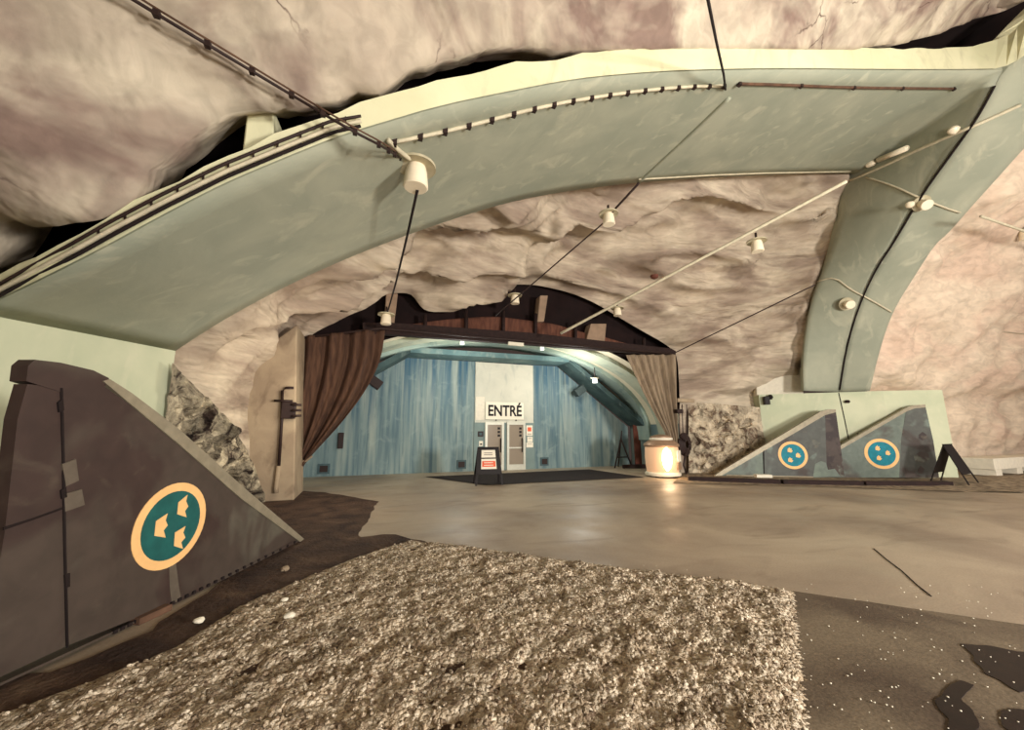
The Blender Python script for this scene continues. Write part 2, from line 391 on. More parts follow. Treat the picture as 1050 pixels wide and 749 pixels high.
offA = np.stack([-0.3*np.clip(1-np.arange(len(tt))/25, 0, 1) + 0.52*np.clip(tt*3, 0, 1), 0.42*np.clip(tt*3, 0, 1), 0.62*(1-np.clip(tt*1.3, 0, 0.9))], 1)
arch = empty('concrete_arch', farR[0], 'huge grey-green concrete arch rib spanning the tunnel from the left pier to the right pier', 'arch')
offN = offA*np.where(tt > 0.02, 1.0, 0.35)[:, None]*np.array([1, 1, 1]); offN[:nA, 0] *= .3; offN[:nA, 2] = .22
soffit = strip_solid('arch_rib', farR, nearR, offA, M['arch'], arch, 10, offN)
# second rib: from the right pier up over the side tunnel
rb0 = PZ(892,401,3.25); rb1 = PZ(1050,152,9.3)
right_edge = [PP(x, y, rb0, rb1) for x, y in [(903,355),(916,318),(938,283),(959,250),(971,241),(997,211),(1027,178),(1050,152),(1090,112),(1150,62)]]
left_b = crease[::-1] + [kink, PZ(1050,57,10.9), PZ(1110,10,11.4), PZ(1170,-50,11.6)]
nB = 60
rA = resample(smooth_rail(left_b), nB); rB = resample(smooth_rail([rb0] + right_edge), nB)
archB = empty('concrete_arch', rA[0], 'grey-green concrete arch rib rising from the right pier over the side tunnel', 'arch')
ub = np.linspace(0, 1, nB)
offB = np.stack([0.5*(1-ub), 0.5*(1-ub), 0.15+0.5*ub], 1)
strip_solid('arch_rib', rA + np.array([0.02, 0.0, 0]), rB, offB, M['arch'], archB, 6)

# pale front rim of the big arch
low_px = [(x, y, Y-.02) for x, y, Y in RIM_LOW]; top_px = RIM_TOP
low = [PY(x, y, Y) for x, y, Y in low_px] + [kink - np.array([0, .02, 0]), PZ(1050,57,10.9) - np.array([0, .02, 0]), PZ(1110,10,11.4)]
top = [PY(t[0], t[1], l[2]-0.02) for t, l in zip(top_px, low_px)] + [PY(1032,38,kink[1]-.02), PP(1050,20,PZ(1050,57,10.9),PZ(1110,10,11.4)), PP(1105,-35,PZ(1050,57,10.9),PZ(1110,10,11.4))]
nR = 90
both = resample(np.hstack([smooth_rail(low, 1), smooth_rail(top, 1)]), nR); lowR, topR = both[:, :3], both[:, 3:]
V = []; Fc = []
for i in range(nR):
    jag = 0.05*noise.noise(Vector(topR[i]*2.3)) + 0.03*noise.noise(Vector(topR[i]*7))
    V += [lowR[i]-np.array([0, .03, 0]), topR[i]-np.array([0, .03, 0])+np.array([0, 0, jag]), topR[i]+np.array([0.02, .5, jag]), lowR[i]+np.array([0.0, .02, 0.05])]
for i in range(nR-1):
    for k in range(4): Fc.append((i*4+k, i*4+(k+1) % 4, (i+1)*4+(k+1) % 4, (i+1)*4+k))
Fc += [(0, 1, 2, 3), ((nR-1)*4, (nR-1)*4+1, (nR-1)*4+2, (nR-1)*4+3)]
tag(mesh('front_rim', V, Fc, M['rim'], arch), 'pale cream front edge of the arch')

# ------------------------------------------------------------------ piers
def pier(name, foot, z_of, label, m):
    e = empty(name, (np.mean([p[0] for p in foot]), np.mean([p[1] for p in foot]), 0), label, 'pier')
    n = len(foot); V = [(x, y, 0) for x, y in foot] + [(x, y, z) for (x, y), z in zip(foot, z_of)]
    Fc = [tuple(range(n))[::-1], tuple(range(n, 2*n))] + [(k, (k+1) % n, n+(k+1) % n, n+k) for k in range(n)]
    mesh('pier_body', V, Fc, m, e); return e
a, b = near[0], far[0]
lp = pier('concrete_pier', [(a[0]-.35, a[1]-1.0), (a[0], a[1]), (b[0], b[1]), (b[0]-1.0, b[1]+.1), (a[0]-2.4, a[1]-.9)], [a[2]-.05, a[2], b[2], b[2]+.1, a[2]-.1],
     'pale green concrete pier behind the large brown fin at left', M['pier'])
p0 = PZ(778,405,3.25); p1 = PZ(905,401,3.25); p2 = PZ(966,400,3.25)
dv = np.array([0.55, 0.83, 0])
rpier = pier('concrete_pier', [(p0[0], p0[1]), (p1[0], p1[1]), (p2[0], p2[1]), tuple((p2+dv*1.2)[:2]), tuple((p0+dv*2.2)[:2])], [3.25]*5,
     'long pale green concrete pier behind the two right-hand fins', M['pier'])
seamp = [PP(x, y, p0, p1) for x, y in [(860,403),(866,430),(872,460),(876,489)]]
nv = np.array([-0.6, -0.75, 0])
tube('joint_seam', [np.array(s)+nv*0.0 for s in seamp], 0.018, M['seam'], rpier, 6)

# ------------------------------------------------------------------ rock shells
# ceiling in front of the arch
rim_line = np.vstack([[topR[0]+np.array([-1.2, -1.2, -3.4])], [topR[0]+np.array([-.6, -.5, -1.2])], topR, [topR[-1]+np.array([3, -1.5, 0.3])], [topR[-1]+np.array([7, -2, -1])]])
rim_line = resample(rim_line, 260)
EDGE = [(-60,300),(-30,278),(0,226),(15,223),(32,234),(60,231),(100,226),(106,225),(140,201),(143,186),(155,172),(170,165),(186,150),(204,134),(225,120),(250,113),(300,111),(330,105),(352,101),(366,93),(384,97),(397,90),(420,71),(460,60),(500,49),(540,47),(572,50),(600,51),(700,49),(780,50),(800,54),(840,54),(880,49),(930,43),(965,34),(1000,19),(1040,8),(1075,-15)]
def rock_edge(p, out):
    d = p - C0; w = d@FWD; x = W/2 + F*(d@RT)/w if w > .3 else -999; y = H/2 - F*(d@UP)/w if w > .3 else 0
    if not (-60 < x < 1075): return p + out*.15 + np.array([0, -.06, 0])
    ye = float(np.interp(x, [q[0] for q in EDGE], [q[1] for q in EDGE])) + 3*noise.noise(Vector((x*.06, 0, 3))) + 1.5*noise.noise(Vector((x*.21, 5, 3)))
    return PY(x, min(ye, y-.5), p[1]-.08)
nv_ = 70
G = np.zeros((260, nv_, 3))
ctr = np.array([6.0, 0, 2.0])
for i, p in enumerate(rim_line):
    out = p - np.array([6.0, p[1], 1.0]); out /= np.linalg.norm(out)
    e = rock_edge(p, out)
    for j in range(nv_):
        v = j/(nv_-1); vv = v**1.2
        G[i, j] = e + np.array([0, -10.5*vv, 0]) + out*(.85*min(1, v*11) + 0.6*math.sin(math.pi*min(v*1.3, 1)*.5) + .18*math.sin(v*9+i*.03)*min(1, v*6) - .16*math.sin(math.pi*min(1, v*7)))
# edge lip curls up into the cavity behind
def rockfn(p):
    w = Vector(p) + 0.5*noise.noise_vector(Vector(p)*.7)
    return 0.95*billow(w, (.42, .36, .42), 3.1) + 0.55*billow(w, (.95, .7, .95), 6.1) + 0.20*billow(w, (2.0, 1.5, 2.0), 1.3) + 0.07*fbm(p, (2.2, 2.2, 2.2), 3, off=9) - .42
mk = np.clip((np.arange(nv_)-1)/9.0, 0.0, 1)[None, :]*np.ones((260, 1))
G = displace(G, rockfn, mk, (6.0, 0.0, 1.5))
lip = np.stack([np.stack([G[i, 0] + (np.array([0.0, 0.35, 0.25])*k) for k in (2, 1)]) for i in range(260)])
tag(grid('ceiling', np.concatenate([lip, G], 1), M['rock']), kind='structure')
# raw rock of the cavity above the arch, its shade painted into the colour
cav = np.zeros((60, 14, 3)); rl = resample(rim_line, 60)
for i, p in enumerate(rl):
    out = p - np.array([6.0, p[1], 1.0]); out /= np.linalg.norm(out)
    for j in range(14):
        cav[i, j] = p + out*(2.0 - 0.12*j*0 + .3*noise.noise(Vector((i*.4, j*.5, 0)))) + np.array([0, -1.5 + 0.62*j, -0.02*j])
tag(grid('ceiling_cavity', cav, M['recess_shade_rock']), kind='structure')

# vault between arch and curtains
front = np.vstack([[(-3.3, 8.15, -0.2), (-3.35, 8.15, 1.6)], farR[:nA]+np.array([-.1, .15, 0.12]), np.array([q + np.array([.35, .22, 0]) + np.array([1.6, 1.2, 0])*min(1, max(0, (4.7-q[2])/.6)) for q in farR[nA:]]), [(17.6, 12.2, 2.6), (17.0, 12.6, 1.5), (16.8, 12.6, -.2)]])
for k in range(2, 2+nA+nL-1):
    if k >= 2: front[k] += np.array([0, 0.05, 0.30*math.sin(math.pi*min((k-2)/nA, 1))])
back = smooth_rail([(-1.8, 13.1, -.2), PY(285,430,12.9), PY(300,356,12.9), PY(345,331,12.9), PY(386,312,12.9), PY(396,302,13), PY(408,299,13.1), PY(426,301,13.1), PY(433,321,13.1), PY(462,318,13.1), PY(492,312,13.1), PY(497,299,13.2), PY(515,291,13.3), PY(560,294,13.3), PY(600,305,13.2), PY(650,335,13.1), PY(690,357,13.0), PY(696,372,13.0), PY(697,430,13.0), (12.3, 13.0, -.2)], 2)
nU, nV = 190, 56
fr = np.vstack([resample(front[:2+nA], 110), resample(front[1+nA:], 81)[1:]]); 
cut = int(np.argmin(abs(back[:, 0]-PY(650,335,13.1)[0]) + 10*(back[:, 2] < 3))); bk = np.vstack([resample(back[:cut+1], 110), resample(back[cut:], 81)[1:]])
G = np.zeros((nU, nV, 3))
for i in range(nU):
    for j in range(nV):
        v = j/(nV-1); p = fr[i]*(1-v) + bk[i]*v
        c = np.array([6.0, p[1], 1.5]); out = p-c; out /= max(np.linalg.norm(out), .1)
        G[i, j] = p + out*0.55*math.sin(math.pi*v)*min(1, max(.0, (p[2]-1.5)/3))
def rock2(p):
    lowr = max(0, min(1, (2.9-p[2])/0.8)) if (p[0] < 0 or p[0] > 12) else 0
    r = 0.50*fbm(p, (.26, .5, .62), 3, off=1.7) + 0.70*max(0, ridged(p, (.15, .55, .62), 4.4))**2 + 0.14*max(0, ridged(p, (.45, 1.2, 1.5), 2.4))**2 + 0.05*fbm(p, (1.2, 1.6, 2.6), 3, off=5) - 0.30*billow(p, (.26, .6, .8), 7.7)
    return r*(1-.6*lowr)*(min(1, .3+max(0, p[2]-3.2)*.3) if (p[0] > 12 or p[0] < -.5) else 1)
def edge_mask(nu, nv):
    j = np.arange(nv); m = np.clip(j/4.0, 0.0, 1)*np.clip((nv-1-j)/3.0, 0.25, 1); return np.ones((nu, 1))*m[None, :]
N0 = normals(G); sgn = -1 if N0[100, 30, 2] > 0 else 1
mk2 = edge_mask(nU, nV)
D = np.zeros((nU, nV))
for i in range(nU):
    for j in range(nV): D[i, j] = rock2(G[i, j])
G = G + (N0*sgn)*((D*mk2) - .1*mk2)[..., None]
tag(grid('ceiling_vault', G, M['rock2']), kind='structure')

# exposed rock, left, between the pier and the plaster block
def rough_patch(name, quad, nu, nv2, amp, m, off, facet=2.2):
    q = [np.array(p) for p in quad]; G = np.zeros((nu, nv2, 3))
    for i in range(nu):
        for j in range(nv2):
            u, v = i/(nu-1), j/(nv2-1)
            G[i, j] = (q[0]*(1-u)+q[1]*u)*(1-v) + (q[3]*(1-u)+q[2]*u)*v
    N = normals(G)
    for i in range(nu):
        for j in range(nv2):
            p = Vector(G[i, j])*facet + Vector((off, off, off)); d, pts = noise.voronoi(p)
            rv = noise.noise_vector(pts[0]*7.3+Vector((3, 1, 8))); h = 1.0*noise.noise(pts[0]*5.1) + 2.2*rv.dot(p-pts[0]) + 0.6*noise.fractal(p*1.8, .8, 2, 4)
            e = min(1, 6*min(i/(nu-1), 1-i/(nu-1)), 6*min(1, 1-j/(nv2-1)))
            G[i, j] = G[i, j] + N[i, j]*amp*h*max(e, .15)
    return tag(grid(name, G, m, smooth=False), kind='structure')
rough_patch('wall_left', [(-3.0, 8.05, -.05), (-2.15, 11.6, -.05), PP(243,440,(-3.0,8.05),(-2.15,11.6)), PP(176,372,(-3.0,8.05),(-2.15,11.6))], 90, 90, .30, M['raw'], 2.0, 1.4)
A_, B_ = (12.45, 13.0), (15.3, 11.7)
rough_patch('wall_right', [(12.5, 12.75, -.05), (15.45, 11.45, -.05), PP(779,418,A_,B_), PP(706,412,A_,B_)], 90, 70, .14, M['raw2'], 7.0, 2.0)

# side tunnel wall at right
prof = [(1.5, -.1), (1.15, .8), (.9, 2.0), (0.35, 3.4), (-.8, 5.6), (-2.4, 8.0), (-4.6, 10.2), (-7.2, 11.8), (-10.5, 12.6)]
prof = resample(smooth_rail(prof, 2), 60)
ring0 = np.vstack([[(18.5, 9.75, -.1), (18.5, 9.75, 1.6), (18.4, 9.6, 2.9)], rB + np.array([.22, .16, .06])])
ring0 = resample(ring0, 60)
ring1 = np.array([(46, 6.6 + dy, z) for dy, z in prof])
G = np.zeros((110, 60, 3))
for i in range(110):
    u = (i/109)**1.5
    for j in range(60):
        G[i, j] = ring0[j]*(1-u) + ring1[j]*u; G[i, j, 2] += 1.2*math.sin(math.pi*min(1, u*3)*.5)*min(1, max(0, (ring0[j, 2]-3.5)/4))
def rock3(p):
    r = 0.34*fbm(p, (.4, .6, .6), 4, off=8.1) + .18*max(0, ridged(p, (.3, .5, .6), 7.4))**2 + .08*fbm(p, (1.4, 1.6, 2), 3, off=1)
    return r + (0.28*ridged(p, (2.6, 2.6, .6), 3.3) if p[2] < 2.6 else 0)*min(1, max(0, (2.6-p[2])/.6))*.6
N0 = normals(G); sg = -1 if N0[50, 10, 1] > 0 else 1
for i in range(110):
    for j in range(60): G[i, j] = G[i, j] + N0[i, j]*sg*rock3(G[i, j])*min(1, i/8)
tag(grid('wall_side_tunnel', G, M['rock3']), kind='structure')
# concrete panel above the pier, left of the arch foot
pp = [PP(775,378,(15.2,12.0),(16.6,10.9)), PP(824,377,(15.2,12.0),(16.6,10.9)), PP(824,406,(15.2,12.0),(16.6,10.9)), PP(776,406,(15.2,12.0),(16.6,10.9))]
tag(prism('concrete_block', pp, (.35, .45, 0), M['crate'], bev=.02), 'pale board-marked concrete block on top of the right pier beside the arch foot', 'block')

# ------------------------------------------------------------------ ground
def flat(name, px, z, m, n=1, smooth=False):
    return mesh(name, [tuple(PZ(x, y, z)) for x, y in px] if px and len(px[0]) == 2 and max(max(p) for p in px) > 60 else [(x, y, z) for x, y in px], [tuple(range(len(px)))], m)
tag(mesh('floor', [(-14, -14, 0), (50, -14, 0), (50, 20, 0), (-14, 20, 0)], [(0, 1, 2, 3)], M['slab']), kind='structure')
def blob_patch(name, px, zc, m, jitter=0.05, sub=10, thick=0.01):
    P = np.array([PZ(x, y, 0)[:2] for x, y in px]); P = np.vstack([P, P[:1]]); n = sub*len(px)
    Q = resample(P, n+1)[:-1]
    V = []
    for k, q in enumerate(Q):
        o = Vector((q[0]*3, q[1]*3, zc)); q = q + jitter*np.array([noise.noise(o)+.5*noise.noise(o*3), noise.noise(o+Vector((9, 4, 1)))+.5*noise.noise(o*3+Vector((5,5,5)))])
        V.append((q[0], q[1], zc))
    V2 = V + [(x, y, zc-thick) for x, y, _ in V]
    return mesh(name, V2, [tuple(range(n))] + [(k, n+k, n+(k+1) % n, (k+1) % n) for k in range(n)], m)
tag(blob_patch('floor_soil', [(-200,800),(-90,700),(60,690),(150,650),(240,590),(300,548),(250,520),(285,503),(330,505),(388,515),(365,552),(400,548),(470,565),(600,580),(600,800)], .012, M['soil'], .06), kind='structure')
tag(blob_patch('floor_worn_strip', [(813,607),(1060,643),(1500,720),(1400,900),(700,900),(822,749)], .006, M['patch'], .02), kind='structure')
# pale gravel beyond the slab at right
Gg = np.zeros((70, 30, 3))
for i in range(70):
    for j in range(30):
        u, v = i/69, j/29; a = np.array(PZ(690+560*u, 496+6*min(u*2,1)+10*u*u, 0)); b = np.array([12.6+ 34*u, 13.0 - 2.4*u - 1.0*u*0, 0])
        p = a*(1-v)+b*v; p[2] = .02 + (.10*min(1, v*5) + .05*fbm(p, (2, 2, 2), 3))*max(0.15, min(1, (u-.42)*6)) ; Gg[i, j] = p
tag(grid('floor_side_gravel', Gg, M['pale_gravel']), kind='structure')
# gravel bed, front left of centre
gpx = [(420,556),(470,561),(560,574),(680,590),(760,599),(811,609),(814,640),(820,700),(824,760),(860,900),(-100,1000),(-60,760),(60,715),(180,668),(250,622),(330,588),(370,572)]
gpoly = np.array([PZ(x, y, 0)[:2] for x, y in gpx])
gpoly[:, 1] = np.maximum(gpoly[:, 1], 0.9)
def inside(P, poly):
    x, y = P[:, 0], P[:, 1]; c = np.zeros(len(P), bool); n = len(poly)
    for k in range(n):
        x1, y1 = poly[k]; x2, y2 = poly[(k+1) % n]
        if y1 == y2: continue
        c ^= ((y1 > y) != (y2 > y)) & (x < (x2-x1)*(y-y1)/(y2-y1)+x1)
    return c
def edged(P, poly):
    d = np.full(len(P), 9.0); n = len(poly)
    for k in range(n):
        a = poly[k]; b = poly[(k+1) % n]; ab = b-a; t = np.clip(((P-a)@ab)/max(ab@ab, 1e-9), 0, 1)
        d = np.minimum(d, np.linalg.norm(P-(a+t[:, None]*ab), axis=1))
    return d
st = 0.035
xs = np.arange(gpoly[:, 0].min()-.1, gpoly[:, 0].max()+.1, st); ys = np.arange(0.9, gpoly[:, 1].max()+.1, st)
XX, YY = np.meshgrid(xs, ys, indexing='ij'); PPt = np.stack([XX.ravel(), YY.ravel()], 1)
ins = inside(PPt, gpoly).reshape(XX.shape); ed = edged(PPt, gpoly).reshape(XX.shape); ed = np.where(ins, ed, -ed)
ZZ = np.zeros_like(XX)
for i in range(len(xs)):
    for j in range(len(ys)):
        if ed[i, j] > -.08:
            p = Vector((xs[i], ys[j], 0))
            ZZ[i, j] = .006 + min(1, max(ed[i, j]+.05, 0)/.15)*(.034 + .040*noise.fractal(p*5.0, .8, 2, 4) + .020*noise.noise(p*15))
vid = -np.ones(XX.shape, int); V = []; Fc = []
for i in range(len(xs)-1):
    for j in range(len(ys)-1):
        if ed[i, j] > -.03:
            q = []
            for a, b in ((i, j), (i+1, j), (i+1, j+1), (i, j+1)):
                if vid[a, b] < 0: vid[a, b] = len(V); V.append((xs[a], ys[b], ZZ[a, b]))
                q.append(vid[a, b])
            Fc.append(q)
gb = mesh('gravel_bed', V, Fc, M['gravel'], None, True); tag(gb, 'coarse pale gravel bed covering the ground in the foreground', 'gravel', kind='stuff')
# loose stones of that bed, one stuff object
def stones(name, pts, sizes, m, label, cat):
    bm = bmesh.new(); bmesh.ops.create_icosphere(bm, subdivisions=1, radius=1)
    bv = np.array([v.co[:] for v in bm.verts]); bf = np.array([[v.index for v in f.verts] for f in bm.faces]); bm.free()
    nvb = len(bv); n = len(pts); allv = np.zeros((n*nvb, 3)); allf = np.zeros((n*len(bf), 3), int)
    for k in range(n):
        a = RNG.uniform(0, 6.28); ca, sa = math.cos(a), math.sin(a)
        s = sizes[k]*np.array([1, RNG.uniform(.6, .9), RNG.uniform(.45, .8)]); w = bv*s*RNG.uniform(.8, 1.2, (nvb, 1))
        w = np.stack([w[:, 0]*ca-w[:, 1]*sa, w[:, 0]*sa+w[:, 1]*ca, w[:, 2]], 1)
        allv[k*nvb:(k+1)*nvb] = w + pts[k]; allf[k*len(bf):(k+1)*len(bf)] = bf + k*nvb
    me = bpy.data.meshes.new(name); me.vertices.add(len(allv)); me.vertices.foreach_set('co', allv.ravel())
    me.loops.add(allf.size); me.loops.foreach_set('vertex_index', allf.ravel()); me.polygons.add(len(allf))
    me.polygons.foreach_set('loop_start', np.arange(0, allf.size, 3)); me.polygons.foreach_set('loop_total', np.full(len(allf), 3)); me.update(); me.validate()
    return tag(link(name, me, m), label, cat, kind='stuff')
N_ = 16000
cand = np.stack([RNG.uniform(xs[0], xs[-1], N_), ys[0]+(ys[-1]-ys[0])*RNG.uniform(0, 1, N_)**1.3], 1)
cand = cand[inside(cand, gpoly)]; d_ = edged(cand, gpoly); cand = cand[RNG.uniform(0, 1, len(cand)) < np.clip(d_/.15+.3, 0, 1)]
zz = np.array([ZZ[min(int((x-xs[0])/st), len(xs)-1), min(int((y-ys[0])/st), len(ys)-1)] for x, y in cand])
stones('gravel_stones', np.c_[cand, zz], RNG.uniform(.008, .022, len(cand))*np.where(RNG.uniform(0, 1, len(cand)) < .06, 1.8, 1), M['gravel'], 'loose small stones lying on the coarse gravel bed', 'gravel')
cp = []
while len(cp) < 130:
    x, y = RNG.uniform(480, 1050), RNG.uniform(575, 749)
    if (x > 816 and y > 600) or (y < 590+.16*(x-560) and y > 560+.1*(x-480) and RNG.uniform() < .35): cp.append(PZ(x, y, .012))
stones('paint_chips', np.array(cp), RNG.uniform(.004, .0085, len(cp)), M['white'], 'scattered tiny white chips on the dark worn floor at right', 'debris')
for k, (px, lab) in enumerate([([(985,662),(1010,664),(1060,672),(1090,700),(1040,708),(1008,690),(1000,672)], 'dark wet stain on the worn floor at right, farthest of three'),
                               ([(968,708),(985,700),(1000,705),(990,722),(1003,740),(1000,765),(962,760),(972,738),(962,722)], 'dark wet stain on the worn floor below the two others, touching the bottom edge'),
                               ([(1026,730),(1060,728),(1085,745),(1050,760),(1028,745)], 'small dark wet stain in the bottom right corner of the worn floor')]):
    tag(blob_patch('floor_stain', px, .011, M['puddle'], .05, 12, .004), lab, 'stain')
# cut joints in the slab
for k, (px, lab) in enumerate([([(896,563),(909,574),(925,586),(940,600),(955,612)], 'dark cut joint running diagonally across the slab at right'), ([(600,549),(650,556)], None)]):
    if lab: tag(tube('slab_joint', [PZ(x, y, .0) for x, y in px], .008, M['seam'], None, 6), lab, 'floor joint')

# ------------------------------------------------------------------ aircraft fins
def fin(base, pieces, label, off=0.0, th=0.12):
    a, b = np.array(base[0]), np.array(base[1])
    d = (b-a)/np.linalg.norm(b-a); n = np.array([-d[1], d[0]]);
    if n@(np.array([0, 0])-a) < 0: n = -n          # towards the camera
    n3 = np.array([n[0], n[1], 0.0]); d3 = np.array([d[0], d[1], 0.0])
    e = empty('aircraft_fin', (*((a+b)/2), 0), label, 'aircraft fin')
    out = {}
    def face(x, y, lift=0.0):
        p = PP(x, y, a + n*(th/2+lift), b + n*(th/2+lift)); p = np.array(p); p[2] = max(p[2], 0.012); return p
    for name, px, m, lift, depth, par, lab in pieces:
        P = [face(x, y, lift) for x, y in px]
        o = prism(name, P, -n3*depth, m, e if par is None else out[par])
        if lab: o['label'] = lab
        out.setdefault(name, o)
    return e, face, n3, d3, out
def circ_plane(c, r, d3, n=40, sx=1.0):
    return [np.array(c) + d3*(r*sx*math.cos(2*math.pi*k/n)) + np.array([0, 0, r*math.sin(2*math.pi*k/n)]) for k in range(n)]
def roundel(e, c, r, d3, n3, teal, crowns, face, ring_r=.80, sx=1.0):
    rd = prism('roundel', circ_plane(np.array(c)+n3*.006, r, d3, sx=sx), -n3*.01, M['yellow'], e)
    rd['label'] = 'yellow-ringed roundel'
    q = prism('roundel_disc', circ_plane(np.array(c)+n3*.010, r*ring_r, d3, sx=sx), -n3*.008, teal, rd)
    q['label'] = 'teal centre of the roundel'
    for cr in crowns:
        k = prism('crown', [face(x, y, .014) for x, y in cr], -n3*.006, M['yellow'], rd); k['label'] = 'small yellow crown emblem'
zo = lambda x, y: (120+x/5.764, 470+y/5.762)
crowns = [[zo(*p) for p in q] for q in (
    [(357,332),(364,262),(418,217),(409,255),(422,286),(402,313),(412,350)],
    [(222,460),(232,372),(300,327),(288,368),(300,398),(276,428),(288,470)],
    [(338,520),(344,440),(406,402),(392,440),(404,470),(380,498),(390,536)])]
L0, L1 = (-2.21, 3.96), (-.82, 7.34)
Lsk = [(68,655),(64,396),(106,392),(150,424),(185,453),(250,510),(309,553),(68,670)]
eL, fL, nL3, dL3, outL = fin((L0, L1), [
    ('fin_skin', [(70,662),(64,398),(106,396),(152,428),(186,456),(250,509),(308,552),(300,556),(190,614)], M['fin'], 0, .12, None, None),
    ('rudder', [(-22,705),(5,545),(18,430),(28,394),(62,398),(68,663)], M['fin'], -.004, .10, None, None),
    ('tip_cap', [(27,391),(29,375),(36,369),(62,372),(96,380),(112,388),(106,400),(62,402)], M['fin'], .002, .125, None, 'darker cap at the top of the fin'),
    ('leading_edge', [(106,391),(113,389),(135,403),(160,422),(187,443),(250,500),(312,553),(308,556),(248,512),(184,456),(150,428)], M['fin_edge'], .014, .15, None, 'pale worn leading edge'),
    ('root_strip', [(-22,711),(68,670),(190,614),(300,556),(311,554),(302,558),(190,617),(66,673.5),(-22,714)], M['fin'], .01, .14, None, None),
    ('access_panel', [(64,476),(78,471),(81,493),(68,499)], M['panel'], .012, .02, None, 'lighter patch panel'),
    ('access_panel', [(66,507),(84,502),(87,518),(67,525)], M['panel'], .012, .02, None, 'lighter patch panel'),
    ('hinge', [(60,413),(65,409),(66,421),(61,423)], M['seam'], .012, .03, None, None),
    ('hinge', [(63,503),(68,500),(69,510),(64,512)], M['seam'], .012, .03, None, None),
    ('hinge', [(67,590),(72,588),(72,602),(68,603)], M['seam'], .012, .03, None, None),
    ('panel_seam', [(4,541),(36,531),(66,520),(66,522),(36,533),(4,544)], M['seam'], .004, .01, 'rudder', None),
    ('weathering_streak', [(171,500),(176,496),(178,560),(184,605),(186,616),(176,619),(174,600)], M['panel'], .003, .008, None, 'pale rain streak running down through the roundel'),
], 'large brown-grey jet tail fin standing at the left edge with a yellow-ringed teal roundel', th=.12)
tube('hinge_line', [fL(x, y, .004) for x, y in [(63,398),(65,470),(66.5,560),(69,664)]], .008, M['seam'], eL, 6)
c = fL(176.3, 538.5); r = (fL(176, 489)[2]-fL(176, 588)[2])/2
roundel(eL, c, .40, dL3, nL3, M['teal_paint'], crowns, fL)
notch = None
for k in range(26):
    u = k/25; x, y = 118+(302-118)*u, 648+(556.5-648)*u
    p = fL(x, y, .012)
    if notch is None: notch = box('root_notch', (0, 0, 0), (.034, .02, .028), M['seam'], outL['root_strip']); q = notch
    else: q = notch.copy(); COL.objects.link(q); q.parent = outL['root_strip']
    q.location = Vector(p); q.rotation_euler = (0, 0, math.atan2(dL3[1], dL3[0]))
# supports under the left fin
tag(box('wood_block', (*fL(150, 657)[:2], .03), (.3, .14, .06), M['wood'], None, Matrix.Rotation(1.1, 3, 'Z'), .008), 'short wooden block under the bottom edge of the large left fin', 'wood block')

z2 = lambda x, y: (720+x/5.7625, 370+y/5.7625)
z3 = lambda x, y: (850+x/5.25, 380+y/5.25)
def blobcrown(cx, cy, s=1.0):
    return [(cx+s*a, cy+s*b) for a, b in [(-2.2,1.6),(-2.4,-1.2),(-.4,-3.0),(.4,-1.6),(1.8,-2.0),(1.6,-.2),(3.0,.6),(1.2,2.4)]]
R0, R1 = PZ(735,489,0)[:2], PZ(866,491,0)[:2]
eA, fA, nA3, dA3, oA = fin((R0, R1), [
    ('fin_skin', [(784,489),(783,462),(842,427),(846,424),(848,489)], M['fin2'], 0, .12, None, None),
    ('root_fillet', [(737,488),(782,463),(783,489)], M['fin3'], 0, .11, None, 'lighter grey-green triangular root fillet'),
    ('rudder', [(848,489),(846,423),(857,421),(861,450),(866,489)], M['rud2'], 0, .10, None, 'dark brown rudder'),
    ('leading_edge', [(732,489),(740,483),(782,458),(842,422),(850,420),(857,420),(857,423),(846,426),(783,463),(740,488)], M['fin_edge'], .014, .15, None, 'pale worn leading edge'),
    ('camouflage_patch', [(834,487),(836,476),(842,473),(847,475),(849,482),(856,481),(862,489),(834,490)], M['fin3'], .004, .01, None, 'grey-green camouflage patch'),
    ('root_strip', [(745,487),(834,489),(834,491),(745,490)], M['rivet'], .01, .13, None, 'pale riveted strip'),
], 'dark tail fin on the right beside the lit lantern, leftmost of the two right-hand fins')
tube('hinge_line', [fA(x, y, .004) for x, y in [(783,462),(783.5,489)]], .018, M['seam'], eA, 6)
roundel(eA, fA(813, 467), (fA(813,453)[2]-fA(813,481.5)[2])/2, dA3, nA3, M['teal_pale'], [blobcrown(810,462), blobcrown(818.5,467.3), blobcrown(810.5,472)], fA)
B0, B1 = R0 + np.array([.17, .3]), PZ(963,493,0)[:2] 
dB = (B1-R1); B0 = R1 - dB*.5 + np.array([.1, .16]); B1 = B1 + np.array([.06, .1])
eB, fB, nB3, dB3, oB = fin((B0, B1), [
    ('fin_skin', [(852,490),(852,466),(864,459),(930,421),(924,450),(922,490)], M['fin3'], 0, .12, None, None),
    ('rudder', [(922,490),(924,450),(929,421),(940,418),(949,417),(957,452),(963,490)], M['fin2'], 0, .10, None, 'dark grey trailing half of the fin'),
    ('leading_edge', [(852,464),(864,456),(930,418),(938,415.5),(949,415),(949,418),(938,419),(930,422),(864,460),(852,468)], M['fin_edge'], .014, .15, None, 'pale worn leading edge'),
    ('camouflage_spot', [(942,446),(946,443),(950,446),(950,450),(946,452),(942,450)], M['rud2'], .004, .01, None, 'dark camouflage spot'),
    ('camouflage_spot', [(937,468),(944,463),(952,465),(953,471),(946,475),(938,473)], M['rud2'], .004, .01, None, 'dark camouflage spot'),
    ('camouflage_spot', [(941,482),(944,478),(948,481),(946,486),(942,486)], M['rud2'], .004, .01, None, 'dark camouflage spot'),
], 'grey-green and dark grey tail fin, rightmost fin, beside the black folding sign')
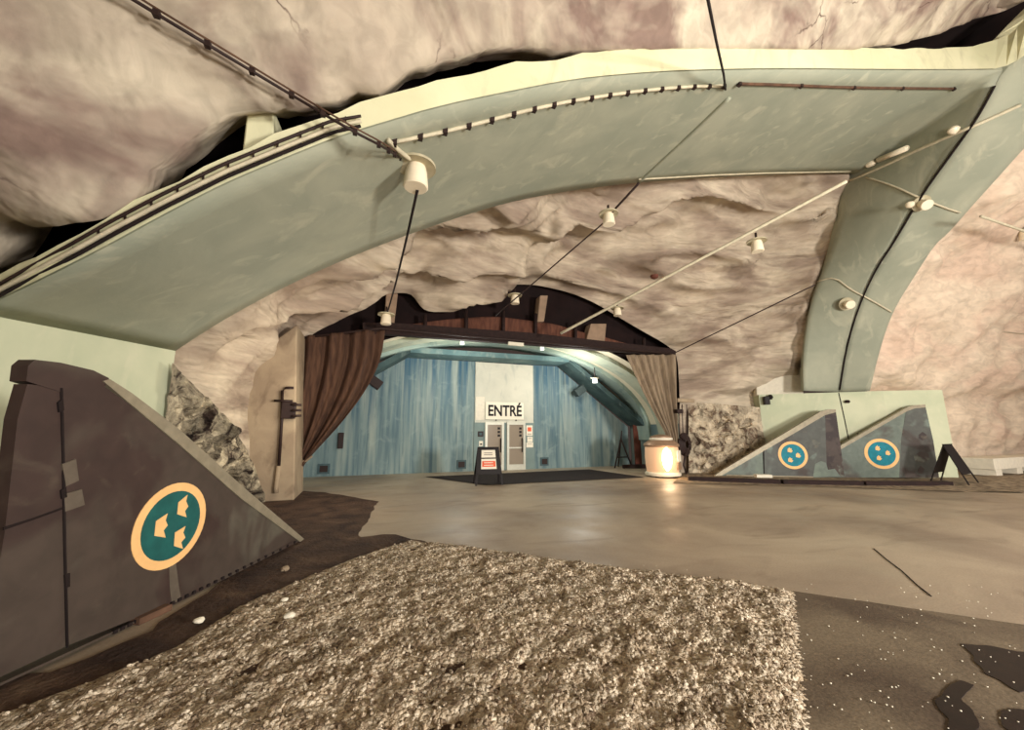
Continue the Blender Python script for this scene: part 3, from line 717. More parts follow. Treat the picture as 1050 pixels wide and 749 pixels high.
roundel(eB, fB(904, 465.5), (fB(904,450)[2]-fB(904,481)[2])/2, dB3, nB3, M['teal_pale'], [blobcrown(900,460), blobcrown(910.5,464.8), blobcrown(901.5,470)], fB)
# timber kerb in front of the right fins
for k, (x0, x1, y0, y1, lab) in enumerate([(706,800,493.5,497,'dark timber beam lying on the floor before the lit lantern end of the fins'), (802,884,497,498.5,'dark timber beam lying before the left one of the two right-hand fins'), (886,975,498.5,499,'dark timber beam lying before the rightmost fin beside the black folding sign')]):
    a = PZ(x0, y0, 0); b = PZ(x1, y1, 0); d = b-a; L = np.linalg.norm(d)
    tag(box('timber_beam', (*((a+b)/2)[:2], .075), (L, .2, .15), M['beam'], None, Matrix.Rotation(math.atan2(d[1], d[0]), 3, 'Z'), .015), lab, 'beam', 'timber beams before the fins')
tag(box('wood_block', (*PZ(783,494.5,0)[:2], .2), (.5, .24, .1), M['crate'], None, Matrix.Rotation(-.5, 3, 'Z'), .01), 'pale wooden block lying on the timber beam under the hinge of the leftmost right-hand fin', 'wood block')

# ------------------------------------------------------------------ left plaster block with conduit
bx = [PY(x, y, 11.35) for x, y in [(252,372),(304,340),(302,508),(246,508)]]
for p in bx: p[2] = max(p[2], 0.0)
tag(prism('plaster_pillar', [(bx[3][0], 11.35, 0), (bx[2][0], 11.35, 0), (bx[1][0], 11.35, bx[1][2]+.2), (bx[0][0]-.05, 11.35, bx[0][2])], (0, 1.5, 0), M['block'], bev=.03), 'pale plastered rock pillar at the left side of the brown curtain', 'pillar')
cb = empty('conduit_box', PY(290,430,11.28), 'dark conduit pipe with valve box on the plaster pillar left of the brown curtain', 'conduit')
tube('pipe', [PY(x, y, 11.27) for x, y in [(301,398),(293,398),(289.5,401),(289,430),(286,478)]], .035, M['iron'], cb)
tube('pipe', [PY(x, y, 11.27) for x, y in [(286,478),(283,500),(283,506)]], .055, M['block'], cb)
q = PY(296, 421, 11.25); box('valve_box', q, (.32, .14, .42), M['iron'], cb, bev=.02)
for dy in (-6, 0, 6): tube('pipe_stub', [PY(299,421+dy,11.15), PY(309,421+dy*.9,11.15)], .03, M['iron'], cb)
tube('pipe', [PY(281,411,11.25), PY(300,411.5,11.25)], .03, M['iron'], cb)

# ------------------------------------------------------------------ entrance hall beyond the curtains
WY = 16.9
wl = [(-3.4, 0), (-3.4, 1.6), (1.5, 4.85), (8.7, 4.9), (12.75, 1.95), (12.75, 0)]
tag(prism('wall_back', [(x, WY, z) for x, z in wl], (0, .2, 0), M['blue']), kind='structure')
# projecting teal hood around the wall
def hood(px0, px1, name, m, label):
    (x0, z0), (x1, z1) = px0, px1; t = .22
    d = np.array([x1-x0, z1-z0]); nn = np.array([-d[1], d[0]])/np.linalg.norm(d); nn = nn if nn[1] > 0 else -nn
    P = [(x0, 15.7, z0), (x1, 15.7, z1), (x1+nn[0]*t, 15.7, z1+nn[1]*t), (x0+nn[0]*t, 15.7, z0+nn[1]*t)]
    return tag(prism(name, P, (0, WY-15.7, 0), m), label, 'beam')
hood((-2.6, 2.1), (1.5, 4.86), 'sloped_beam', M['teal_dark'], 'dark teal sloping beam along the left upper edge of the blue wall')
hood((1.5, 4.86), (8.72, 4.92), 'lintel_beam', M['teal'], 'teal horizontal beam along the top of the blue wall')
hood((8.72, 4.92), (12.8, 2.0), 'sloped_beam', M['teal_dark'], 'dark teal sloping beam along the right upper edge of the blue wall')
def vault_pts(Y, grow=0.0):
    P = []
    for k in range(41):
        t = math.pi*(k/40); P.append((5.25 + (7.9+grow)*math.cos(math.pi-t), Y, 1.3 + (4.35+grow)*math.sin(t)**.95))
    return P
Gv = np.array([vault_pts(Y) for Y in np.linspace(13.5, WY+.2, 12)])
tag(grid('ceiling_hall', Gv, M['vault']), kind='structure')
Gw = np.array([[(x, Y, z) for z in np.linspace(0, 2.3, 4)] for x, Y in ((13.05, 13.3), (13.05, 17.1))]); tag(grid('wall_hall_right', Gw, M['blue'], smooth=False), kind='structure')
Gw = np.array([[(-2.7, Y, z) for z in np.linspace(0, 1.4, 4)] for Y in (13.5, 17.1)]); tag(grid('wall_hall_left', Gw, M['blue'], smooth=False), kind='structure')
# end wall above the hall vault, recess shade painted as near-black
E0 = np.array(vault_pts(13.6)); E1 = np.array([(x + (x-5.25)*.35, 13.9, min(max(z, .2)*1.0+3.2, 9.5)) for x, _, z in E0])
tag(grid('wall_portal', np.stack([E0, E1]), M['recess_shade_rock'], smooth=False), kind='structure')
for k, (Y, gw, lab) in enumerate([(14.0, -.16, 'grey-green vault rib of the entrance hall just behind the curtain beam'), (15.5, -.2, 'grey-green vault rib of the entrance hall next to the blue wall')]):
    A = np.array(vault_pts(Y, gw)); B = np.array(vault_pts(Y+.9, gw)); o2 = np.array([(0, 0, 0)]*41)
    V = list(A) + list(B) + list(vault_pts(Y, .05)) + list(vault_pts(Y+.9, .05)); Fc = []
    for i in range(40):
        Fc += [(i, i+1, 41+i+1, 41+i), (82+i, 123+i, 124+i, 83+i), (i, 82+i, 83+i, i+1), (41+i, 42+i, 124+i, 123+i)]
    Fc += [(0, 41, 123, 82), (40, 122, 163, 81)]
    tag(mesh('vault_rib', V, Fc, M['vrib' if k else 'vrib_pale'], None, False), lab, 'vault rib')
# surround, doors and transom
def wallrect(name, x0, y0, x1, y1, Y, th, m, parent=None, bev=0.0):
    a = PY(x0, y0, Y); b = PY(x1, y1, Y)
    return box(name, ((a[0]+b[0])/2, Y-th/2+.0, (a[2]+b[2])/2), (abs(b[0]-a[0]), th, abs(a[2]-b[2])), m, parent, bev=bev)
tag(wallrect('transom_panel', 487.5, 371.5, 546.5, 434, WY, .06, M['transom']), 'tall pale sheet panel above the entrance doors with the sign on it', 'panel')
tag(wallrect('door_surround', 486, 432, 548, 482.5, WY, .05, M['greywall']), 'grey-green flat panel around the pair of entrance doors', 'panel')
tag(wallrect('side_panel', 488, 407, 496.5, 431, WY-.06, .02, M['crate']), 'small cream panel left of the black and white entrance sign', 'panel')
for k, (x0, x1) in enumerate([(497.2, 516.2), (519.4, 538.4)]):
    a = PY(x0, 433.3, WY-.05); b = PY(x1, 482.6, WY-.05); w = b[0]-a[0]; h = a[2]; cx = (a[0]+b[0])/2
    d = bpy.data.objects.new('door_%d' % (k+1), None); COL.objects.link(d); d.location = (cx, WY-.05, 0); tag(d, kind='structure')
    fw = .11
    bm = bmesh.new()
    for sx in (-1, 1): box_bm(bm, (cx+sx*(w/2-fw/2), WY-.09, h/2), (fw, .08, h))
    box_bm(bm, (cx, WY-.09, h-fw/2), (w-2*fw, .08, fw)); box_bm(bm, (cx, WY-.09, .12), (w-2*fw, .08, .24))
    if k == 1: box_bm(bm, (cx, WY-.09, .98), (w-2*fw, .08, .06))
    frombm('door_frame', bm, M['steel'], d)
    box('door_glass', (cx, WY-.08, (h+.12)/2), (w-2*fw+.01, .02, h-.3), M['glass'], d)
    tube('door_handle', [(cx+w/2-.17, WY-.15, .8), (cx+w/2-.17, WY-.19, .85), (cx+w/2-.17, WY-.19, 1.35), (cx+w/2-.17, WY-.15, 1.4)], .03, M['black'], d)
    for j in range(3): box('door_sticker', (cx+w/2-.24, WY-.095, 1.85-.16*j), (.12, .005, .1), M['ink'], d)
# ENTRE sign
s = empty('entrance_sign', PY(517,431,WY-.1), 'white sign board reading ENTRÉ above the entrance doors', 'sign')
a = PY(498, 412.3, WY-.1); b = PY(536.8, 430.6, WY-.1)
box('sign_board', ((a[0]+b[0])/2, WY-.1, (a[2]+b[2])/2), (b[0]-a[0], .04, a[2]-b[2]), M['paper'], s)
def text(body, loc, size, m, parent, name='lettering', bold=0.012, target_w=None):
    cu = bpy.data.curves.new(name, 'FONT'); cu.body = body; cu.size = size; cu.align_x = 'CENTER'; cu.align_y = 'CENTER'; cu.extrude = .004; cu.offset = bold
    t = bpy.data.objects.new(name+'_curve', cu); COL.objects.link(t); dg = bpy.context.evaluated_depsgraph_get(); dg.update()
    me = bpy.data.meshes.new_from_object(t.evaluated_get(dg)); bpy.data.objects.remove(t)
    xs_ = [v.co.x for v in me.vertices]; sx = target_w/(max(xs_)-min(xs_)) if target_w else 1
    me.transform(Matrix.Translation(Vector(loc)) @ Matrix.Rotation(math.pi/2, 4, 'X') @ Matrix.Diagonal((sx, 1, 1, 1)))
    return link(name, me, m, parent)
text('ENTRÉ', ((a[0]+b[0])/2, WY-.126, (a[2]+b[2])/2-.02), .68, M['ink'], s, bold=.018, target_w=(b[0]-a[0])*.88)
for dx in (-.42, .55): box('sign_bracket', ((a[0]+b[0])/2+dx, WY-.1, b[2]-.03), (.04, .03, .08), M['iron'], s)
# notices and boxes by the doors
def notice(name, x0, y0, x1, y1, m, label, cat, bits=()):
    a = PY(x0, y0, WY-.05); b = PY(x1, y1, WY-.05); cx, cz = (a[0]+b[0])/2, (a[2]+b[2])/2; w, h = b[0]-a[0], a[2]-b[2]
    e = empty(name, (cx, WY-.05, b[2]), label, cat); box('sheet', (cx, WY-.06, cz), (w, .02, h), m, e)
    for u, v, du, dv, mm, nm in bits: box(nm, (cx+u*w, WY-.073, cz+v*h), (w*du, .01, h*dv), mm, e)
notice('notice', 539.5, 436.5, 546, 447, M['paper'], 'white notice with a small orange picture right of the entrance doors, topmost of three', 'notice', [(0, .12, .6, .4, M['orange'], 'picture'), (0, -.35, .7, .06, M['greyink'], 'text_line')])
notice('notice', 540.5, 448, 546, 453.5, M['paper'], 'small pale notice right of the entrance doors, middle one of three', 'notice', [(0, .2, .6, .08, M['greyink'], 'text_line')])
notice('notice', 539.5, 454, 546.5, 459, M['paper'], 'small white notice right of the entrance doors, lowest of three', 'notice', [(0, .2, .6, .08, M['greyink'], 'text_line')])
notice('control_box', 490, 442.5, 495.5, 448, M['iron'], 'dark square control box left of the entrance doors', 'control box', [(0, 0, .5, .5, M['vent'], 'cover')])
notice('door_opener_switch', 491.2, 452.5, 495, 457.8, M['white'], 'small white switch box left of the entrance doors below the dark control box', 'switch', [(0, -.1, .5, .3, M['ink'], 'button')])
for (x, y, lab) in [(473, 476.5, 'square grey vent low on the blue wall just left of the entrance doors'), (558, 473.5, 'square grey vent low on the blue wall right of the entrance doors'), (332, 481, 'square grey vent low on the blue wall beside the brown curtain')]:
    q = PY(x, y, WY); e = empty('wall_vent', (q[0], WY, q[2]-.2), lab, 'vent', None)
    box('vent_frame', (q[0], WY-.02, q[2]), (.42, .05, .38), M['vent'], e); box('vent_grille', (q[0], WY-.05, q[2]), (.28, .02, .24), M['iron'], e)
q = PY(349.5, 452, WY); tag(box('wall_box', (q[0], WY-.06, q[2]), (.2, .12, .62), M['iron'], bev=.02), 'narrow dark box on the blue wall beside the brown curtain', 'box')
# speakers fixed under the sloping beams
for (x, y, dx, lab) in [(384, 392, 1, 'dark loudspeaker box under the left sloping beam of the blue wall'), (594, 401, -1, 'dark loudspeaker box under the right sloping beam, left one of two'), (608, 392, -1, 'dark box on the right sloping beam above the loudspeaker')]:
    q = PY(x, y, 16.3 if dx < 0 else 15.4); tag(box('loudspeaker', q, (.55, .35, .36), M['iron'] if dx > 0 else M['greyvent'], None, Matrix.Rotation(.6*dx, 3, 'Y'), .03), lab, 'loudspeaker')
# entrance mat
tag(mesh('entrance_mat', [tuple(PZ(x, y, z)) for z in (.02, 0.0) for x, y in [(437,489),(604,481.5),(661,489.5),(498,497.5)]], [(0,1,2,3), (0,4,5,1), (1,5,6,2), (2,6,7,3), (3,7,4,0)], M['mat']), 'large dark rubber mat on the floor before the entrance doors', 'mat')
# easel, plank and low dark bar at the right end of the hall
e = empty('easel_stand', PZ(639,478,0), 'dark metal easel stand near the right end of the blue wall', 'easel')
q = PZ(638.5, 480, 0)
for dx, dy in ((-.45, 0), (.55, 0), (.1, .5)): tube('leg', [(q[0]+dx, q[1]+dy, 0), (q[0]+.05, q[1]+.1, 1.35)], .035, M['iron'], e)
tube('mast', [(q[0]+.05, q[1]+.1, 1.3), (q[0]+.12, q[1]+.1, 1.75)], .03, M['iron'], e)
tube('crossbar', [(q[0]-.28, q[1], .5), (q[0]+.36, q[1], .5)], .03, M['iron'], e)
q0 = PY(648.5, 436, 16.4); q1 = PY(656, 436, 16.4)
tag(prism('leaning_plank', [(q0[0], 16.3, 0.0), (q1[0], 16.3, 0.0), (q1[0], 16.33, q0[2]), (q0[0], 16.33, q0[2])], (0, .06, 0), M['plank']), 'tall reddish-brown plank leaning by the right end of the blue wall', 'plank')
tag(box('floor_bar', (*PZ(654,480.5,0)[:2], .09), (1.5, .14, .18), M['iron'], None, Matrix.Rotation(-.15, 3, 'Z'), .02), 'low dark bar on the floor between the easel and the lantern', 'bar')
# folding sign with two papers
def aboard(name, base_c, d, w, h, spread, m, label):
    e = empty(name, (base_c[0], base_c[1], 0), label, 'sign board'); d = np.array(d)/np.linalg.norm(d); n = np.array([d[1], -d[0]])
    c = np.array(base_c)
    res = {}
    for sg, nm in ((1, 'front_panel'), (-1, 'rear_panel')):
        tp = lambda u, z, sg=sg: (*(c + d*u*(1-.22*z/h)*w/2 + n*sg*spread*(1-z/h)), z)
        P = [tp(-1, .28*h), tp(1, .28*h), tp(1, h), tp(-1, h)]
        o = prism(nm, P, (-n[0]*sg*.025, -n[1]*sg*.025, 0), m, e); res[nm] = tp
        for u in (-1, 1):
            prism('leg', [tp(u, 0), tp(u-.14*u, 0), tp(u-.14*u, .3*h), tp(u, .3*h)], (-n[0]*sg*.025, -n[1]*sg*.025, 0), m, e)
    return e, res, np.array([n[0], n[1], 0])
q = PZ(503, 498, 0)
e, res, n3 = aboard('folding_sign', (q[0], q[1]+.3), (1, -.12), .92, 1.2, .3, M['black'], 'black folding sign with a white and an orange paper before the entrance doors')
tp = res['front_panel']
for (z0, z1, m_, nm, lab) in ((.86, 1.10, 'paper', 'white_paper', 'white paper sheet'), (.50, .82, 'paper', 'orange_paper', 'white-edged orange paper sheet')):
    P = [np.array(tp(u, z)) + n3*.012 for u, z in ((-.62, z0), (.62, z0), (.62, z1), (-.62, z1))]; o = prism(nm, P, -n3*.008, M[m_], e); o['label'] = lab
    if nm == 'orange_paper':
        P = [np.array(tp(u, z)) + n3*.016 for u, z in ((-.55, z0+.07), (.55, z0+.07), (.55, z1-.07), (-.55, z1-.07))]; k = prism('orange_field', P, -n3*.004, M['orange'], o)
    for zz_ in (.38, .62):
        z = z0+(z1-z0)*zz_; P = [np.array(tp(u, zq)) + n3*.021 for u, zq in ((-.4, z-.012), (.35, z-.012), (.35, z+.012), (-.4, z+.012))]
        k = prism('text_line', P, -n3*.003, M['greyink'] if nm == 'white_paper' else M['paper'], o)
q = PZ(986, 498.5, 0)
aboard('folding_sign', (q[0]+.25, q[1]+.25), (.95, .12), 1.0, 1.3, .46, M['black'], 'black folding sign seen from the side beside the rightmost fin')

# ------------------------------------------------------------------ lit lantern
q = PZ(680, 489, 0); q = np.array([q[0], q[1], 0.0])
la = empty('lantern', q, 'big round lit lantern glowing orange on the floor before the grey curtain', 'lantern')
s_ = 0.92
R = .66
lathe('base_ring', [(R*.7, .02), (R*.98, .06), (R*1.0, .10), (R*.98, .16), (R*.9, .2)], q, M['white'], la)
for a_ in range(4): 
    t = a_*math.pi/2+.4; lathe('foot', [(.07, 0), (.08, .03), (.06, .06)], q+np.array([math.cos(t)*.45, math.sin(t)*.45, 0]), M['iron'], la, 12)
lathe('glass_body', [(R*.88, .2), (R*.93, .45), (R*.95, .75), (R*.93, 1.02), (R*.9, 1.15)], q, M['lantern'], la, 40)
lathe('lid', [(R*.97, 1.13), (R*1.0, 1.18), (R*.96, 1.25), (R*.72, 1.36), (R*.62, 1.40), (R*.60, 1.52), (R*.3, 1.58), (.02, 1.6)], q, M['copper'], la, 40)
lathe('lid_band', [(R*.64, 1.38), (R*.66, 1.40), (R*.66, 1.45), (R*.64, 1.47)], q, M['white'], la, 40)
vd = -FWD.copy(); vd[2] = 0; vd /= np.linalg.norm(vd); sd = np.array([vd[1], -vd[0], 0])
fl = q + vd*(R*.90) + sd*.04
bm = bmesh.new(); lathe_bm(bm, [(.02, .26), (.14, .42), (.19, .72), (.14, 1.0), (.02, 1.12)], fl, 20); frombm('burner_window', bm, M['filament'], la, True)['label'] = 'glowing white window'
w_ = q - sd*(R*.72) + vd*(R*.62)
box('side_window', w_+np.array([0, 0, .80]), (.07, .28, .42), M['white'], la, Matrix.Rotation(math.atan2(vd[1], vd[0])+.75, 3, 'Z'), .02)
box('side_hatch', w_+np.array([0, 0, .42]), (.07, .28, .26), M['copper'], la, Matrix.Rotation(math.atan2(vd[1], vd[0])+.75, 3, 'Z'), .02)
lantern_light = point('lantern_light', tuple(fl + vd*.3 + np.array([0, 0, .7])), 28, (1.0, .62, .34), .15)
# hose reel and cables on the right curtain side
hr = empty('hose_reel', PY(703,455,12.55), 'dark coiled hose reel hanging on the rock right of the lit lantern', 'hose reel')
q = PY(702, 456, 12.55)
bm = bmesh.new()
for k in range(5):
    r_ = .36-.05*k; tube_bm(bm, [(q[0]+r_*.8*math.cos(t), q[1]-.03*k, q[2]+r_*1.2*math.sin(t)) for t in np.linspace(0, 2*math.pi, 25)], .05, 8)
frombm('hose_coil', bm, M['iron'], hr, True)
tube('hose', [(q[0]-.1, q[1]-.1, q[2]-.35), (q[0]-.25, q[1]-.12, q[2]-.8), (q[0]-.1, q[1]-.1, .02)], .035, M['iron'], hr)
for x in (696, 699.5, 704): tag(tube('hanging_cable', [PY(x, 415, 12.6), PY(x+.4, 436, 12.58), PY(x+.8, 448, 12.58)], .018, M['iron'], None, 6), 'thin cable hanging down to the coiled hose beside the grey curtain', 'cable', 'cables above the hose reel')
q = PY(702, 411, 12.7); tag(box('wall_bracket', q, (.9, .2, .16), M['block'], bev=.02), 'pale horizontal concrete ledge on the rock beside the grey curtain', 'ledge')
q = PY(696, 422, 12.5); tag(box('junction_box', q, (.3, .2, .16), M['iron'], bev=.02), 'small dark junction box on the cables beside the grey curtain', 'junction box')

# ------------------------------------------------------------------ curtains, beam, valance
def curtain(name, Lpx, Rpx, Y, m, label, nf, amp, parent_label=None):
    ys_ = np.linspace(0, 1, 60); nu = 120; G = np.zeros((nu, 60, 3)); L = smooth_rail([(*p, 0) for p in Lpx], 2); Rr = smooth_rail([(*p, 0) for p in Rpx], 2)
    L = resample(L, 60); Rr = resample(Rr, 60)
    for j in range(60):
        for i in range(nu):
            u = i/(nu-1); x = L[j][0]*(1-u)+Rr[j][0]*u; y = L[j][1]*(1-u)+Rr[j][1]*u
            p = PY(x, y, Y); 
            ph = 2*math.pi*nf*u + 1.2*math.sin(3*u+j*.03)
            p[1] += amp*(math.sin(ph)+.5*math.sin(2.3*ph+1)) * (0.6+.6*u); p[2] = max(p[2], .01); G[i, j] = p
    e = empty(name, (G[:, -1, 0].mean(), Y, 0), label, 'curtain')
    o = grid('curtain_cloth', G, m, e); sm = o.modifiers.new('thick', 'SOLIDIFY'); sm.thickness = .012
    return e
cu = curtain('curtain', [(302,346),(302,400),(300,450),(299,480),(299,505)], [(395,338),(391,368),(377,398),(352,432),(324,462),(308,480),(303,505)], 12.75, M['curtain'], 'dark brown curtain drawn aside at the left of the entrance hall', 3.4, .13)
tube('tieback', [PY(x, y, 12.6) for x, y in [(297,470),(304,474),(314,473),(320,468)]], .03, M['curtain2'], cu)
cu2 = curtain('curtain', [(642,364),(652,385),(664,410),(676,432),(686,450),(688,487)], [(692,364),(693,400),(693,440),(694,455),(694,470),(695,487)], 12.75, M['curtain2'], 'grey-beige curtain drawn aside at the right behind the lit lantern', 5, .09)
rb = empty('curtain_beam', PY(540,350,12.9), 'long dark steel beam above the entrance hall carrying both curtains', 'beam')
a = PY(300, 343, 12.9); b = PY(398, 337, 12.9); c = PY(692, 361, 12.9)
prism('beam_bar', [PY(x, y, 12.9) for x, y in [(372,331),(400,331),(540,341),(693,358),(693,365),(540,353),(400,343),(372,343)]], (0, .25, 0), M['beam'], rb)
tube('curtain_rail', [PY(300,348,12.75), PY(390,337,12.75), PY(540,350,12.75), PY(688,363,12.75)], .04, M['iron'], rb, 6)
for x, y0, y1 in [(436,328,344),(478,322,346),(516,324,349),(549,327,352),(590,335,356),(660,352,362)]:
    tube('post', [PY(x, y0-5, 13.05), PY(x, y1, 13.0)], .07, M['beam'], rb, 6)
box('lamp_plate', PY(529, 353, 12.8), (.6, .1, .13), M['white'], rb, bev=.02)
# valance arc behind the beam
topv = resample(smooth_rail([PY(x, y, 13.2) for x, y in [(384,338),(430,332),(470,326),(515,325),(560,331),(600,341),(640,352),(692,362)]], 2), 90)
botv = resample([PY(x, y, 13.15) for x, y in [(384,342),(470,344),(540,352),(600,358),(692,366)]], 90)
Gq = np.zeros((90, 14, 3))
for i in range(90):
    for j in range(14):
        v = j/13; p = topv[i]*(1-v)+botv[i]*v; p[1] += .06*math.sin(i*.9)*v + .05*math.sin(i*.37+v*3); p[2] -= .10*math.sin(math.pi*v)*abs(math.sin(i*.21)); Gq[i, j] = p
o = grid('valance', Gq, M['valance']); o.modifiers.new('thick', 'SOLIDIFY').thickness = .02; tag(o, 'dark brown cloth valance sagging behind the curtain beam', 'valance')
for k, (x0, x1, xb0, xb1, y0, y1, lab) in enumerate([(396,408,394,404,301,335,'pale concrete hanger above the left end of the curtain beam'), (554,562,551,558,303,330,'narrow concrete hanger above the middle of the curtain beam'), (606,622,600,620,332,354,'pale concrete hanger above the right part of the curtain beam')]):
    P = [PY(x0, y0, 13.0), PY(x1, y0, 13.0), PY(xb1, y1, 13.0), PY(xb0, y1, 13.0)]; tag(prism('concrete_hanger', P, (0, .4, 0), M['hang'], bev=.02), lab, 'hanger')
e_ = [PY(253,116,4.6), PY(281,112,4.6), PY(280,146,4.6), PY(248,160,4.6)]
tag(prism('concrete_hanger', e_, (0, .5, .1), M['rim'], bev=.015), 'pale concrete hanger in the dark gap above the left half of the big arch', 'hanger')

# ------------------------------------------------------------------ lamps
BV = [BVHTree.FromPolygons([v.co for v in o.data.vertices], [p.vertices for p in o.data.polygons]) for o in (soffit,)]
bvB = BVHTree.FromPolygons([v.co for v in COL.objects['arch_rib.001'].data.vertices], [p.vertices for p in COL.objects['arch_rib.001'].data.polygons])
oc = COL.objects['ceiling'].data; bvC = BVHTree.FromPolygons([v.co for v in oc.vertices], [p.vertices for p in oc.polygons])
def onarch(x, y, lift=.03, trees=None):
    r = Vector(ray(x, y)).normalized(); best = None
    for t in (trees or BV + [bvB]):
        h = t.ray_cast(Vector(C0), r)
        if h[0] is not None and (best is None or h[3] < best[3]): best = h
    if best is None: return None
    return np.array(best[0] - r*lift)
def lamp(loc, label, lit=False, tilt=None, s=1.0, cord=0.0):
    e = empty('cylinder_lamp', loc, label, 'lamp', None); loc = np.array(loc); ax = (0, 0, 1) if tilt is None else tilt
    up = Vector(ax).normalized(); up = np.array(up)
    lathe('lamp_disc', [(.23*s, .06*s), (.25*s, .05*s), (.25*s, .085*s), (.12*s, .11*s)], loc, M['cream_metal'], e, 28, ax)
    lathe('lamp_glass', [(.145*s, -.24*s), (.16*s, -.225*s), (.14*s, -.02*s), (.12*s, .06*s)], loc, M['lit'] if lit else M['opal'], e, 28, ax)
    tube('lamp_stem', [loc+up*.1*s, loc+up*(.22+cord)*s], .03*s, M['iron'], e, 8)
    return e
def lamp_soffit(x, y, label, drop=.3, **k):
    p = onarch(x, y, 0); return lamp(p - np.array(ray(x, y))/np.linalg.norm(ray(x, y))*drop, label, **k)
L1_ = PD(427, 176, 5.7)
big = lamp(L1_, 'white cylindrical lamp with round grey disc under the left half of the big arch', cord=.5, s=1.12)
tube('bracket', [L1_+np.array([.05, .2, .15]), L1_+np.array([.08, .3, .45]), L1_+np.array([-.05, .42, .42])], .025, M['iron'], big, 6)
lamp(PD(624, 222, 10.2), 'white cylindrical lamp on the rock vault below the middle of the big arch', cord=.1)
lamp(PY(528, 305, 12.2), 'white lamp in front of the dark gap above the curtain beam', cord=.1)
lamp(PY(396, 325, 12.0), 'white lamp above the top corner of the brown curtain', cord=.1)
lamp(PD(776, 250, 10.8), 'white lamp below the pale diagonal conduit right of the middle of the vault', cord=.1)
lamp(PY(633, 318, 12.2), 'small white lamp just below the lower end of the pale diagonal conduit', cord=.1)
p_ = onarch(946, 209, .15); hB = lamp(p_, 'white dome lamp with a round bulb on the soffit above the arch leg at right', tilt=(.45, .6, .65), s=.95)
lathe('side_bulb', [(.02, -.1), (.09, -.06), (.11, 0), (.09, .06), (.02, .1)], PD(933, 210, np.dot(p_-C0, FWD)-.05), M['opal'], hB, 16)
lamp(onarch(869, 312, .2), 'white lamp fixed low on the arch leg above the right pier', tilt=(.55, .7, .4), s=.95)
lamp(PX(990, 340, 24.0), 'lamp with dark top hanging from the cable in the side tunnel', s=1.1, cord=.3)
lamp(PX(1051, 239, 22.0), 'white lamp at the right edge of the photo in the side tunnel', s=1.1, cord=.4)
lamp(PY(610, 389, 14.2), 'lit white lamp under the right side of the hall vault seen past the grey curtain', lit=True, s=.7, cord=.5)
lamp(PY(474, 350, 14.2), 'lit white lamp at the top of the hall vault left of the middle', lit=True, s=.55, cord=.2)
lamp(PY(556, 356, 14.2), 'lit white lamp at the top of the hall vault right of the middle', lit=True, s=.55, cord=.2)
# fluorescent batten with small bulb near the arch corner
fb = empty('batten_lamp', onarch(913, 158, .1), 'cream batten lamp on the arch soffit at the upper right', 'lamp')
tube('batten_tube', [onarch(901, 164, .14), onarch(930, 152, .14)], .085, M['opal'], fb, 12)
lathe('batten_cap', [(.02, -.16), (.1, -.1), (.1, .1), (.05, .16)], onarch(893, 168, .14), M['opal'], fb, 14, axis=onarch(930,152,.14)-onarch(901,164,.14))
tag(lathe('bulkhead_lamp', [(.03, -.1), (.1, -.05), (.13, .02), (.1, .08), (.02, .1)], onarch(978, 134, .12), M['opal'], None, 18), 'small round white bulkhead lamp at the upper right end of the conduit', 'lamp')
tag(lathe('smoke_detector', [(.05, -.06), (.1, -.03), (.12, .04)], PD(671, 284, 11.4), M['plank'], None, 16), 'small reddish detector on the rock vault beside the diagonal conduit', 'detector')

# ------------------------------------------------------------------ conduits, cables and trays
def cable(name, pts, r, m, label, cat='cable', group=None): return tag(tube(name, pts, r, m, None, 6), label, cat, group)
def dense(px, n=24):
    P = resample(smooth_rail([(*p, 0) for p in px], 1), n); return [(p[0], p[1]) for p in P]
def arch_cable(name, px, r, m, label, cat='conduit', clips=0, lift=.04):
    P = [onarch(x, y, lift) for x, y in dense(px)]; P = [p for p in P if p is not None]
    if len(P) < 3: print('SKIP', label); return None
    if not clips: return cable(name, P, r, m, label, cat)
    e = empty(name, P[0], label, cat); tube('pipe', P, r, m, e, 6); Q = resample(P, clips)
    for q in Q: box('clip', q, (.07, .07, .09), M['iron'], e)
    return e
arch_cable('conduit', [(404,146),(418,143),(470,132),(560,108),(640,95),(700,89),(742,88)], .028, M['cable'], 'pale clipped conduit curving along the big arch soffit from left lamp to crown', clips=18)
arch_cable('conduit', [(758,86),(800,87),(870,90),(978,91)], .03, M['wood'], 'rusty brown conduit along the soffit of the big arch right of the crown', clips=5)
arch_cable('conduit', [(748,100),(720,127),(690,155),(655,187)], .05, M['arch'], 'grey-green conduit crossing the soffit diagonally at the crown of the big arch')
arch_cable('conduit', [(398,144),(408,154),(420,163)], .035, M['cable'], 'short pale conduit running down to the lamp under the left half of the big arch', lift=.06)
arch_cable('conduit', [(870,186),(905,171),(945,152),(985,135),(1020,120),(1046,108)], .045, M['cable'], 'pale conduit along the soffit past the batten lamp to the right edge')
arch_cable('conduit', [(888,182),(915,190),(945,204),(985,219),(1006,222)], .03, M['cable'], 'pale conduit across the arch leg past the dome lamp at right')
arch_cable('conduit', [(838,289),(856,284),(872,297),(890,306),(914,320)], .03, M['cable'], 'pale conduit across the lower arch leg above the low lamp')
arch_cable('cable', [(1020,88),(1003,120),(980,152),(945,200),(916,250),(901,271),(886,301),(875,331),(867,362),(861,400)], .028, M['seam'], 'black cable running down the whole arch leg to the right pier', 'cable', lift=.05)
arch_cable('conduit', [(655,184),(760,178),(872,176)], .025, M['cable'], 'thin pale pipe along the far lower edge of the arch right of the crown', lift=.03)
